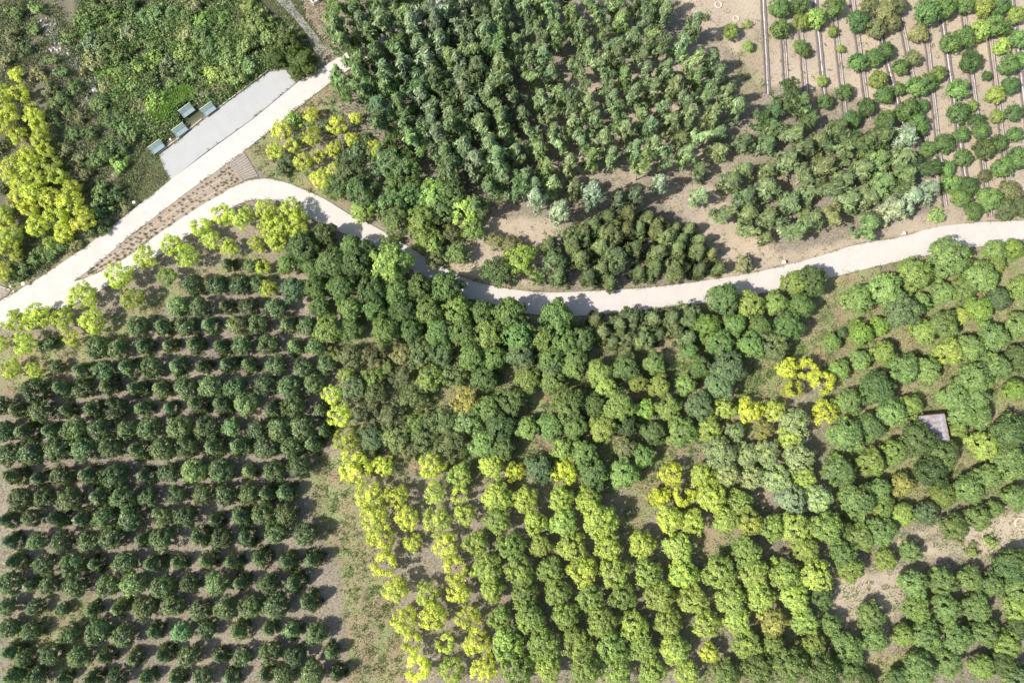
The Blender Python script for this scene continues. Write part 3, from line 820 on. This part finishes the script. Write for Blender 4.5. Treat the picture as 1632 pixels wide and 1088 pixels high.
# ---- poplars
P_RIGHT = "1086,223,15 1115,271,14 1145,241,15 1146,212,15 1185,227,16 1222,230,16 1255,214,17 1281,236,17 1255,258,18 1306,225,15 1314,265,18 1339,249,17 1185,271,15 1222,271,14 1282,280,18 1165,289,18 1222,300,19 1343,288,18 1315,300,18 1288,308,16 1187,315,18 1258,324,18 1148,343,18 1224,346,17 1293,350,19 1325,344,18 1352,319,19 1187,366,18 1257,366,22 1220,377,12 1192,341,17 1253,155,20,5 1275,165,17,5 1232,178,16,5 1210,195,15,5 1230,205,15,5 1290,192,15,5 1335,205,16,5 1361,227,20,5 1400,221,20,5 1374,270,18 1400,255,18,5 1437,251,18 1442,219,18,11 1411,200,15,5 1406,293,20,5 1442,280,19,5 1383,315,18 1383,359,20,5 1470,267,18,5 1435,303,16,5 1422,333,21,11 1450,315,20,11 1479,303,17,11 1320,232,14,5 1380,240,14,5"
region("P", P_RIGHT, (.20, .27, .13), "olive green poplar", "in right poplar block", "poplars of the right block above the path", 26, hs=.56)
region("P", "892,338,17,11 945,308,18,11 1050,292,13,11 820,305,18,5 853,318,16,11 1115,312,13,7 765,330,15,5 785,300,16,5 1012,312,14 985,318,13 915,300,14", (.11, .15, .085), "leaning tall poplar", "along poplar wood's front edge", "front poplars of the wood", 18)
P_POLY = parse("540,-22 1078,-22 1105,35 1160,85 1168,125 1190,150 1190,200 1168,205 1140,245 1100,290 1050,325 1000,335 960,325 905,325 870,328 800,322 770,330 745,300 700,280 660,235 600,205 560,165 528,132 540,100 520,60")
pr = random.Random(5)
auto = []
placed_p = [p for p in PLACED]
for j in range(-3, 16):
    for i in range(-4, 30):
        x = 520 + i * 34.5 - j * 5 + pr.uniform(-3.5, 3.5) + (17 if j % 2 else 0)
        y = -10 + j * 30.5 - i * 7.5 + 90 + pr.uniform(-4, 4)
        if not pip(np.array([x]), np.array([y]), P_POLY)[0]: continue
        if any((x - a) ** 2 + ((y - b) * 1.1) ** 2 < 20 ** 2 for a, b, c in placed_p): continue
        if abs(x - 1068) < 14 and 60 < y < 130 and pr.random() < .8: pass
        if x > 830 and pr.random() < .08: continue
        auto.append((x, y, 18.0 if x < 800 else 14.4, 0))
left_p = []; mid_p = []
for x, y, r, _ in auto:
    if x < 760:
        c = pr.choice([5, 5, 6, 4])
        if x > 640 and pr.random() < .3: c = 14
        left_p.append((x, y, r, c))
    else:
        mid_p.append((x, y, r, pr.choice([12, 12, 12, 4, 13])))
COLS[12] = (.20, .285, .145); COLS[13] = (.24, .33, .165)
region("P", left_p, COLS[5], "dark green poplar", "in left half of poplar wood", "poplars of the dense left part of the wood", 28, hue=.08)
region("P", mid_p, COLS[12], "grey green poplar", "in right half of poplar wood", "poplars of the open right part of the wood", 28, hue=.08)

# ---- shrubs at the upper left
region("S", "478,92,17 460,70,16 490,108,12 440,92,14 472,115,11", (.13, .20, .065), "bushy tree at the thicket corner", "beside gravel footpath", "trees at the thicket corner", 60, hs=.7)
region("B", "115,215,12,5 130,185,11,9 145,212,12,5 175,232,15,5 165,250,16,4 190,262,13,10 135,275,13,9 152,256,12,5 160,300,16,5 170,322,18,4 150,338,15,5 187,308,13,5 128,250,11,9 95,160,13,5 80,143,12,9 110,175,10,5 62,118,12,9 40,80,13,5 20,60,14,9 55,45,12,4 25,20,14,5 60,15,12,4 10,95,13,9 85,95,11,4 100,115,12,4 120,140,11,4 85,190,12,5 105,240,11,9 128,300,11,9 145,365,13,5 165,360,12,5 110,60,11,4 130,30,12,4 40,425,13,5 55,412,11,4 75,405,13,5 95,395,12,5 30,440,9,5 120,390,10,9 195,205,15,5 175,190,14,4 160,165,13,4 197,235,12,5 210,215,14,5 0,300,10,9 20,320,9,9 0,235,9,9 200,330,8,9 75,505,0.1",
       COLS[5], "scrubby low bush", "left of grey rest area", "scrub bushes at the upper left", 20)
tb = random.Random(17)
tb_pts = []
tb_poly = parse("155,-8 395,0 435,35 465,60 450,85 425,105 388,132 340,165 318,150 270,148 238,180 205,215 180,165 150,110 140,60")
while len(tb_pts) < 48:
    x, y = tb.uniform(140, 470), tb.uniform(-8, 220)
    if pip(np.array([x]), np.array([y]), tb_poly)[0] and all((x - a[0]) ** 2 + (y - a[1]) ** 2 > 22 ** 2 for a in tb_pts):
        tb_pts.append((x, y, tb.uniform(9, 17), tb.choice([4, 4, 5, 3, 9, 9, 10])))
region("B", tb_pts, COLS[4], "shaggy weed bush", "in thicket above rest area", "weed bushes in the upper left thicket", 26, hs=.9)
plant("B", 76, 545, 15, COLS[5], "round dark bush on dry grass among yellow trees at the left edge", "lone dark bushes")
bpy_last = [o for o in COL.objects if o.name.startswith("bush")]

# ------------------------------------------------------------------ stuff: grass, weeds, stones
def scatter(poly, n, seed):
    r = np.random.default_rng(seed)
    xs = [p[0] for p in poly]; ys = [p[1] for p in poly]
    out = []
    tot = 0
    while tot < n:
        x = r.uniform(min(xs), max(xs), n * 2); y = r.uniform(min(ys), max(ys), n * 2)
        k = pip(x, y, poly)
        out.append(np.stack([x[k], y[k]], 1)); tot += k.sum()
        if k.sum() == 0: break
    return np.concatenate(out)[:n]

def px_to_ground(P):
    x, y, w = P[:, 0] - 816.0, 544.0 - P[:, 1], -F
    X, Y, Z = x, y * CT - w * ST, y * ST + w * CT
    t = -CAM_H / Z
    return np.stack([X * t, Y * t], 1)

def blades(name, G, h, w, seed, mat, col, spread=0.12, per=3, hz=None, tilt=0.9, tonef=None):
    """G: Nx2 ground points; per blades each"""
    r = np.random.default_rng(seed)
    n = len(G) * per
    g = np.repeat(G, per, 0) + r.normal(0, spread, (n, 2))
    base = np.zeros((n, 3)); base[:, :2] = g; base[:, 2] = -0.03 if hz is None else np.repeat(hz, per) * r.uniform(.3, 1, n)
    a = r.uniform(0, 6.28, n)
    hh = h * r.uniform(.5, 1.3, n)
    lean = np.abs(r.normal(0, tilt, n))
    d = np.stack([np.cos(a) * np.sin(lean), np.sin(a) * np.sin(lean), np.abs(np.cos(lean)) * .9 + .1], 1)
    s = np.stack([-np.sin(a), np.cos(a), np.zeros(n)], 1)
    ww = (w * r.uniform(.6, 1.3, n) * .5)[:, None]
    tip = base + d * hh[:, None]
    mid = base + d * hh[:, None] * .5
    v = np.stack([base, mid - s * ww, tip, mid + s * ww], 1).reshape(-1, 3)
    t = np.clip(r.normal(.5, .2, n) if tonef is None else np.repeat(tonef, per) + r.normal(0, .15, n), 0, 1)
    me = mesh_np(name, v, np.arange(n * 4).reshape(-1, 4), mat, np.repeat(t, 4))
    o = part(name, me)
    o.color = (*col, 1)
    o["kind"] = "stuff"
    return o

def not_paved(P):
    k = np.ones(len(P), bool)
    for poly in (PATH_POLY, PLAZA_POLY):
        k &= ~pip(P[:, 0], P[:, 1], poly)
    return P[k]

# thicket at the upper left, a heaving mass of weeds
TH_POLY = parse("150,-20 250,-22 360,-20 395,-10 440,30 470,50 490,70 504,95 500,108 476,126 458,108 430,111 392,139 345,172 300,198 262,225 240,235 215,225 190,180 160,140 140,90 120,40")
P_ = not_paved(scatter(TH_POLY, 26000, 21))
dd = pdist(P_[:, 0], P_[:, 1], TH_POLY)
G_ = px_to_ground(P_)
hz = (0.45 + 0.55 * (fbm(G_[:, 0], G_[:, 1], 1.1, 9) * .5 + .5)) * np.clip(dd / 10, .15, 1) * 1.25
hole = fbm(G_[:, 0], G_[:, 1], 0.55, 12)
keep = (hole > -0.45) & ~pip(P_[:, 0], P_[:, 1], parse("284,188 300,162 316,168 345,170 320,192 300,206"))
G_, hz, P_ = G_[keep], hz[keep], P_[keep]
tn = .45 + .28 * fbm(G_[:, 0], G_[:, 1], .5, 15)
sel = fbm(G_[:, 0], G_[:, 1], 1.9, 61) + .6 * fbm(G_[:, 0], G_[:, 1], .35, 62)
a_ = sel > -.25; b_ = ~a_
rz_ = np.random.default_rng(88)
hz = hz * rz_.uniform(.55, 1.25, len(hz))
fl = rz_.uniform(0, 1, len(hz)) < .10
a_, b_ = a_ & ~fl, b_ & ~fl
blades("weed_thicket", G_[a_], .40, .22, 31, M_NEEDLE, (.165, .25, .085), .2, 3, hz[a_], 1.2, tn[a_])
blades("seeding_weeds", G_[b_], .36, .18, 38, M_GRASS, (.23, .27, .13), .2, 3, hz[b_] * .7, 1.1, tn[b_])
blades("pale_seed_heads", G_[fl], .28, .16, 39, M_GRASS, (.42, .42, .24), .15, 2, hz[fl] + .12, 1.3)
# brighter mound by the benches
P_ = scatter(parse("240,170 262,152 300,140 318,150 300,165 282,176 268,196 245,195"), 2200, 22)
G_ = px_to_ground(P_)
blades("bright_weeds", G_, .5, .12, 32, M_LEAF, (.24, .38, .10), .15, 3, np.full(len(G_), .9), 1.0)
# scrub undergrowth, left band
P_ = not_paved(scatter(parse("-20,-20 150,-20 140,90 190,190 240,240 215,320 150,370 60,440 -20,460"), 22000, 23))
G_ = px_to_ground(P_)
k = fbm(G_[:, 0], G_[:, 1], .8, 18) > -.25
blades("scrub_undergrowth", G_[k], .36, .17, 33, M_NEEDLE, (.17, .20, .10), .2, 3, np.full(k.sum(), .35), 1.1)
# dry seeding shrubs by the rest area
P_ = not_paved(scatter(parse("196,240 245,240 262,262 268,288 235,318 215,335 195,315 188,270"), 2600, 24))
G_ = px_to_ground(P_)
blades("dry_grass_clumps", G_, .55, .07, 34, M_GRASS, (.30, .33, .21), .15, 3, None, .8)
# poplar wood floor litter and weeds
P_ = not_paved(scatter(parse("530,60 560,-20 830,-20 830,300 740,380 640,350 540,300 520,200"), 6500, 25))
G_ = px_to_ground(P_)
blades("woodland_weeds", G_, .4, .14, 35, M_NEEDLE, (.07, .12, .05), .18, 3)
P_ = not_paved(scatter(parse("800,-20 1110,-20 1200,120 1480,200 1480,330 1200,370 830,330"), 5000, 26))
G_ = px_to_ground(P_)
k = fbm(G_[:, 0], G_[:, 1], .9, 28) > 0.0
blades("woodland_grass", G_[k], .3, .10, 36, M_GRASS, (.13, .16, .07), .2, 3)
# meadow grass in every grassy zone
rg = np.random.default_rng(40)
Pm = np.stack([rg.uniform(-20, 1652, 150000), rg.uniform(-20, 1108, 150000)], 1)
wgt = zone_sum(GRASS_ZONES, Pm[:, 0], Pm[:, 1])
Pm = not_paved(Pm[rg.uniform(0, 1, len(Pm)) < wgt ** 1.5])
G_ = px_to_ground(Pm)
pt = fbm(G_[:, 0], G_[:, 1], .7, 44)
k = pt > 0.05
blades("green_meadow_grass", G_[k], .34, .11, 41, M_GRASS, (.24, .31, .12), .12, 2, None, 1.0)
blades("dry_meadow_grass", G_[~k], .34, .09, 42, M_GRASS, (.30, .25, .15), .12, 2, None, 1.2)
# sparse straw and weeds between the orchard rows and everywhere else
Pm = np.stack([rg.uniform(-20, 1652, 26000), rg.uniform(380, 1108, 26000)], 1)
Pm = not_paved(Pm)
Pm = Pm[~pip(Pm[:, 0], Pm[:, 1], ISLAND_POLY)]
G_ = px_to_ground(Pm)
k = fbm(G_[:, 0], G_[:, 1], 1.3, 50) > -.1
blades("orchard_floor_weeds", G_[k], .32, .09, 43, M_GRASS, (.19, .19, .09), .16, 2, None, 1.1)
# leafy undergrowth below the central wood
Pm = not_paved(scatter(parse("480,420 700,440 780,490 930,510 1270,470 1280,560 1180,640 1080,760 960,790 780,770 560,750 540,600"), 15000, 51))
G_ = px_to_ground(Pm)
k = fbm(G_[:, 0], G_[:, 1], .6, 52) > -.1
blades("leafy_undergrowth", G_[k], .35, .16, 45, M_LEAF, (.17, .27, .09), .2, 3, np.full(k.sum(), .25), 1.1)

Pm = not_paved(scatter(parse("1180,600 1260,500 1330,450 1640,390 1640,1108 780,1108 900,760 1100,740"), 26000, 55))
G_ = px_to_ground(Pm)
k = fbm(G_[:, 0], G_[:, 1], .7, 56) > -.05
blades("tree_row_weeds", G_[k], .34, .13, 46, M_GRASS, (.24, .33, .13), .2, 2, None, 1.1)
Pm = not_paved(scatter(parse("430,-20 530,-20 530,70 505,98 470,50 440,20"), 1500, 57))
G_ = px_to_ground(Pm)
blades("footpath_weeds", G_, .35, .12, 47, M_GRASS, (.22, .25, .12), .2, 3, None, 1.1)
def clusters(zones, n, seed, per, sd):
    r = np.random.default_rng(seed)
    C = np.stack([r.uniform(-10, 1642, n * 12), r.uniform(-10, 1098, n * 12)], 1)
    C = not_paved(C[r.uniform(0, 1, len(C)) < zone_sum(zones, C[:, 0], C[:, 1])])[:n]
    G = px_to_ground(C)
    return np.repeat(G, per, 0) + r.normal(0, sd, (len(G) * per, 2))
blades("meadow_weed_clumps", clusters(GRASS_ZONES, 1500, 71, 14, .30), .38, .12, 72, M_LEAF, (.17, .24, .10), .08, 2, None, 1.0)
blades("straw_clumps", clusters(GRASS_ZONES, 900, 73, 14, .35), .34, .07, 74, M_GRASS, (.46, .40, .26), .08, 2, None, 1.2)
blades("sandy_soil_weeds", clusters(SAND_ZONES, 420, 75, 9, .22), .28, .10, 76, M_LEAF, (.19, .25, .11), .06, 2, None, 1.1)
blades("dry_twigs_and_litter", clusters(SAND_ZONES, 900, 77, 5, .9), .34, .05, 78, M_GRASS, (.20, .15, .11), .10, 2, None, 1.5)
ep = []
re_ = np.random.default_rng(91)
for a, b in list(zip(PATH_POLY, PATH_POLY[1:] + PATH_POLY[:1])) + list(zip(PLAZA_POLY, PLAZA_POLY[1:] + PLAZA_POLY[:1])):
    k = int(math.hypot(a[0] - b[0], a[1] - b[1]) * 1.1)
    for t in re_.uniform(0, 1, k):
        ep.append((a[0] + (b[0] - a[0]) * t + re_.normal(0, .9), a[1] + (b[1] - a[1]) * t + re_.normal(0, .9)))
ep = np.array(ep)
G_ = px_to_ground(ep)
k = (fbm(G_[:, 0], G_[:, 1], .9, 92) > .05) & ~pip(ep[:, 0], ep[:, 1], parse("262,288 400,192 476,128 520,110 530,130 404,205 280,300"))
blades("path_edge_weeds", G_[k], .26, .08, 93, M_GRASS, (.24, .26, .13), .07, 3, np.full(k.sum(), .06), 1.1)
# rubble bed at the upper left
rs = random.Random(3)
bm = bmesh.new()
line = parse("72,30 80,50 92,75 108,95 130,110 145,130 152,160")
for i in range(150):
    t = rs.random() * (len(line) - 1.001); a, b = line[int(t)], line[int(t) + 1]; f = t % 1
    x = a[0] + (b[0] - a[0]) * f + rs.gauss(0, 7); y = a[1] + (b[1] - a[1]) * f + rs.gauss(0, 7)
    p = at(x, y, 0.03); s = rs.uniform(.10, .30) if rs.random() > .1 else rs.uniform(.3, .5)
    r = bmesh.ops.create_icosphere(bm, subdivisions=1, radius=s)
    for v in r['verts']: v.co *= rs.uniform(.75, 1.2)
    bmesh.ops.transform(bm, matrix=Matrix.Translation(p) @ Matrix.Rotation(rs.uniform(0, 6), 4, 'Z') @ Matrix.Diagonal((1.2, .85, .6, 1)), verts=r['verts'])
o = part("rubble", bm_mesh("rubble", bm, M_STONE)); o["kind"] = "stuff"

# soil rings
def ring(x, y, r, label):
    p = at(x, y, 0); R = r * mpp(x, y)
    bm = bmesh.new()
    n, k = 22, 6
    vs = [[bm.verts.new(((R + .13 * math.cos(q * 6.28 / k)) * math.cos(a) * rs.uniform(.97, 1.03), (R + .13 * math.cos(q * 6.28 / k)) * math.sin(a), .11 * math.sin(q * 6.28 / k) * rs.uniform(.7, 1.2)))
           for q in range(k)] for a in [6.28318 * i / n for i in range(n)]]
    for i in range(n):
        for q in range(k):
            bm.faces.new((vs[i][q], vs[(i + 1) % n][q], vs[(i + 1) % n][(q + 1) % k], vs[i][(q + 1) % k]))
    o = part("soil_ring", bm_mesh("soil_ring", bm, simple_ring, True), None, (p.x, p.y, 0.0))
    o["label"] = label; o["category"] = "soil ring"; o["group"] = "soil rings round planting holes"
simple_ring = simple_mat("pale_heaped_soil", (0.60, 0.49, 0.37), 0.95, 0.2)
ring(1145, 8, 5, "pale soil ring on the bare sandy patch, upper of two")
ring(1173, 30, 4.5, "pale soil ring on the bare sandy patch, lower of two")
ring(1627, 834, 9, "wide pale soil ring at the right edge on bare ground")

# ------------------------------------------------------------------ mulch rows
def strip_mesh(name, pts, w, z, mat, h=0.12, wob=0.03):
    v, f = [], []
    n = len(pts)
    for i, p in enumerate(pts):
        d = (pts[min(i + 1, n - 1)] - pts[max(i - 1, 0)]).normalized()
        s = Vector((-d.y, d.x, 0))
        ww = w * .5 * (1 + rs.uniform(-wob, wob) * 6)
        q = Vector((p.x, p.y, 0))
        v += [q - s * ww + Vector((0, 0, z - h)), q - s * ww * .75 + Vector((0, 0, z)), q + s * ww * .75 + Vector((0, 0, z)), q + s * ww + Vector((0, 0, z - h))]
    for i in range(n - 1):
        for k in range(3):
            f.append((i * 4 + k, i * 4 + k + 1, (i + 1) * 4 + k + 1, (i + 1) * 4 + k))
    return mesh_np(name, [tuple(a) for a in v], f, mat)

mrows = [(1215, -20, 1224, 150), (1243, -20, 1253, 135), (1270, -20, 1284, 150), (1297, -20, 1316, 170), (1325, -20, 1348, 200), (1355, -20, 1385, 190),
         (1384, -20, 1440, 200), (1425, -20, 1478, 240), (1468, -20, 1506, 330), (1494, -20, 1548, 345), (1530, -20, 1578, 346), (1568, -20, 1612, 344), (1610, -20, 1650, 300)]
for i, (x0, y0, x1, y1) in enumerate(mrows):
    k = 26
    ln = [(x0 + (x1 - x0) * t, y0 + (y1 - y0) * t) for t in [j / k for j in range(k + 1)]]
    root = thing("mulch_row", f"straight double mulch row on sandy soil, {ordinal(i + 1)} from the left", "mulch row", at(x0, y0), 0, "double mulch rows in the upper right nursery")
    b0 = Vector(root.location)
    for dx, nm, w, mt, z in ((-3.4, "furrow", .46, M_FURROW, .035), (3.4, "furrow", .46, M_FURROW, .035), (3.2 if i % 3 else 0.6, "plastic_film", .18, M_FILM, .05)):
        pts = [at(x + dx + rs.uniform(-.4, .4), y) - b0 for x, y in ln]
        part(nm, strip_mesh(nm, pts, w, z, mt), root)

# drip hoses + seedlings in the planting bed
upe = parse("130,440 150,423 200,382 250,343 298,306 342,275 362,260")
loe = parse("135,443 152,437 203,410 251,375 305,338 358,306 386,289")
def lerp_line(line, t):
    t = t * (len(line) - 1.0001); i = int(t); f = t - i
    return (line[i][0] + (line[i + 1][0] - line[i][0]) * f, line[i][1] + (line[i + 1][1] - line[i][1]) * f)
for lab, fr in (("upper", .42), ("lower", .78)):
    pts = []
    for k in range(40):
        t = .06 + .92 * k / 39
        a, b = lerp_line(upe, t), lerp_line(loe, t)
        pts.append(at(a[0] + (b[0] - a[0]) * fr, a[1] + (b[1] - a[1]) * fr))
    o = part("drip_hose", strip_mesh("drip_hose", pts, .12, .055, M_HOSE, .03, .01))
    o["label"] = f"thin pale drip hose along the brown planting bed, {lab} of two"; o["category"] = "hose"; o["group"] = "drip hoses"
sd = crown("seedling", 77, 'ball', .17, 0.0, .30, 10, .09, 7, .14, .07, M_NEEDLE)
cnt = 0
for fr, step in ((.22, 7.0), (.60, 6.6), (.90, 8.5), (.40, 11), (.75, 12)):
    t = .08
    while t < .99 and cnt < 170:
        a, b = lerp_line(upe, t), lerp_line(loe, t)
        wdt = math.hypot(a[0] - b[0], a[1] - b[1])
        t += step * .0036 * rs.uniform(.85, 1.15)
        if fr in (.90, .40, .75) and wdt < 20: continue
        if rs.random() < .12: continue
        f2 = fr + rs.uniform(-.05, .05)
        p = at(a[0] + (b[0] - a[0]) * f2, a[1] + (b[1] - a[1]) * f2, .02)
        o = part("seedling", sd, None, p, (0, 0, rs.uniform(0, 6)))
        o.scale = [rs.uniform(.5, .95)] * 3
        o.color = (.13, .12, .08, 1)
        o["label"] = "tiny dark seedling in the brown planting bed between the two pale paths"
        o["category"] = "seedling"; o["group"] = "seedlings in the planting bed"
        cnt += 1

# ------------------------------------------------------------------ benches
def bench(x, y, label):
    d = (at(330, 187) - at(262, 237)).normalized()
    rz = math.atan2(d.y, d.x)
    p = at(x, y, 0.35)
    t = thing("park_bench", label, "bench", (p.x, p.y, 0.04), rz, "four benches facing the grey rest area")
    L = 2.35
    for k in range(5):                                    # seat slats (front = -y)
        bm = bmesh.new(); add_box(bm, (0, 0, 0), (L, .14, .04), 0, .01)
        part("seat_slat", bm_mesh("seat_slat", bm, M_BENCH), t, (0, -.48 + k * .155, .46))
    for k in range(4):                                    # reclined back
        bm = bmesh.new(); add_box(bm, (0, 0, 0), (L, .13, .035), 0, .01, math.radians(38))
        part("back_slat", bm_mesh("back_slat", bm, M_BENCH), t, (0, .30 + k * .115, .54 + k * .10))
    bm = bmesh.new(); add_box(bm, (0, 0, 0), (L + .04, .11, .07), 0, .015)
    part("top_rail", bm_mesh("top_rail", bm, M_BENCH_TOP), t, (0, .80, .96))
    for sx in (-1, 1):
        bm = bmesh.new()
        tube(bm, [(0, -.45, 0), (0, -.42, .43), (0, .12, .43), (0, .25, .43), (0, .80, .92)], [.03] * 5, 6)
        tube(bm, [(0, .3, 0), (0, .22, .43)], [.03, .03], 6)
        part("leg_frame", bm_mesh("leg_frame", bm, M_IRON), t, (sx * .95, 0, 0))
        bm = bmesh.new()
        tube(bm, [(0, -.45, .45), (0, -.47, .66), (0, .2, .68), (0, .42, .62)], [.025] * 4, 6)
        part("armrest", bm_mesh("armrest", bm, M_IRON), t, (sx * 1.15, 0, 0))
bench(300, 179, "pale backed slatted bench behind the others, set back in the weeds")
bench(334, 177, "blue grey slatted bench at the upper right end of the bench row")
bench(289, 210, "blue grey slatted bench between the white post light and the set-back bench")
bench(252, 237, "blue grey slatted bench at the lower left end of the rest area")

def post_light(x, y, label, h=.7, r=.22):
    p = at(x, y, h)
    t = thing("post_light", label, "light", (p.x, p.y, 0), 0, "white post lights beside the paths")
    bm = bmesh.new(); tube(bm, [(0, 0, -.05), (0, 0, h - .22)], [.07, .07], 10)
    part("post", bm_mesh("post", bm, M_WHITE), t)
    bm = bmesh.new()
    tube(bm, [(0, 0, h - .22), (0, 0, h - .18), (0, 0, h - .05), (0, 0, h)], [.09, r * .8, r, r * .7], 14)
    part("lamp_head", bm_mesh("lamp_head", bm, M_WHITE), t)
post_light(271, 222, "white post light between the two lowest benches", .6, .2)
post_light(213, 322, "white post light on dry grass left of the straight path", .9, .26)
post_light(36, 452, "large white post light left of path near the left edge", .9, .32)
post_light(16, 456, "small white post light above the corner pad", .5, .16)
post_light(21, 464, "small white post light touching the path near the corner pad", .4, .14)
post_light(1250, 417, "white post light on bare soil above the rising path", .9, .3)
post_light(1442, 371, "white post light near the silver poplars by the path", .9, .26)
post_light(1346, 490, "white post light in grass among round trees", .6, .18)

# open white crate at the top edge
bm = bmesh.new()
for sx in (-1, 1): add_box(bm, (sx * .55, 0, .35), (.09, 1.2, .7), 0, .01)
for sy in (-1, 1): add_box(bm, (0, sy * .6, .352), (1.19, .09, .7), 0, .01)
add_box(bm, (0, 0, .05), (1.0, 1.1, .06))
p = at(501, 0, .4)
o = part("open_crate", bm_mesh("open_crate", bm, M_WHITE), None, (p.x, p.y, .03), (0, 0, math.radians(35)))
o["label"] = "open white crate cut by the top edge above the paver patch"; o["category"] = "crate"

# ------------------------------------------------------------------ hut
H = 2.3
c = [at(1464, 664, H), at(1505, 660, H), at(1512, 705, H), at(1473, 709, H)]
ctr = sum(c, Vector()) / 4
ex = (c[1] - c[0]); ey = (c[0] - c[3])
W_, D_ = ex.length, ey.length
rz = math.atan2(ex.y, ex.x)
hut = thing("small_hut", "small shed with weathered metal sheet roof among the round trees", "shed", (ctr.x, ctr.y, 0), rz)
nsh = 5
for k in range(nsh):
    yc = D_ / 2 - (k + .5) * D_ / nsh
    m_ = 24
    v, f = [], []
    for j in range(m_ * 3 + 1):
        x = -W_ / 2 + W_ * j / (m_ * 3)
        z = .03 * math.sin(j * 2 * math.pi / 3)
        for yy in (-.5, .5):
            v.append((x, yy * (D_ / nsh + .12), z + yy * -.10))
    for j in range(m_ * 3): f.append((2 * j, 2 * j + 2, 2 * j + 3, 2 * j + 1))
    o = part("roof_sheet", mesh_np("roof_sheet", v, f, M_RUST), hut, (0, yc, H + .02 * (nsh - k) + .10), (0, rs.uniform(-.02, .02), rs.uniform(-.02, .02)))
for nm, cc, s in (("front_wall", (0, -D_ / 2 + .25, H / 2 - .05), (W_ - .5, .1, H - .1)), ("back_wall", (0, D_ / 2 - .25, H / 2), (W_ - .5, .1, H)),
                  ("side_wall", (-W_ / 2 + .25, 0, H / 2 - .03), (.1, D_ - .61, H - .06)), ("side_wall", (W_ / 2 - .25, 0, H / 2 - .03), (.1, D_ - .61, H - .06)),
                  ("roof_beam", (0, D_ / 2 + .10, H + .04), (W_ - .1, .16, .14))):
    bm = bmesh.new(); add_box(bm, (0, 0, 0), s, 0, .01)
    part(nm, bm_mesh(nm, bm, M_HUTWALL), hut, cc)
bm = bmesh.new(); add_box(bm, (0, 0, 0), (.9, .06, 1.9), 0, .01)
dr = part("door", bm_mesh("door", bm, M_WOOD), hut, (.3, -D_ / 2 + .16, .96))
bm = bmesh.new(); tube(bm, [(0, 0, 0), (0, -.08, 0)], [.03, .04], 8)
part("handle", bm_mesh("handle", bm, M_IRON), dr, (.35, -.03, 0))
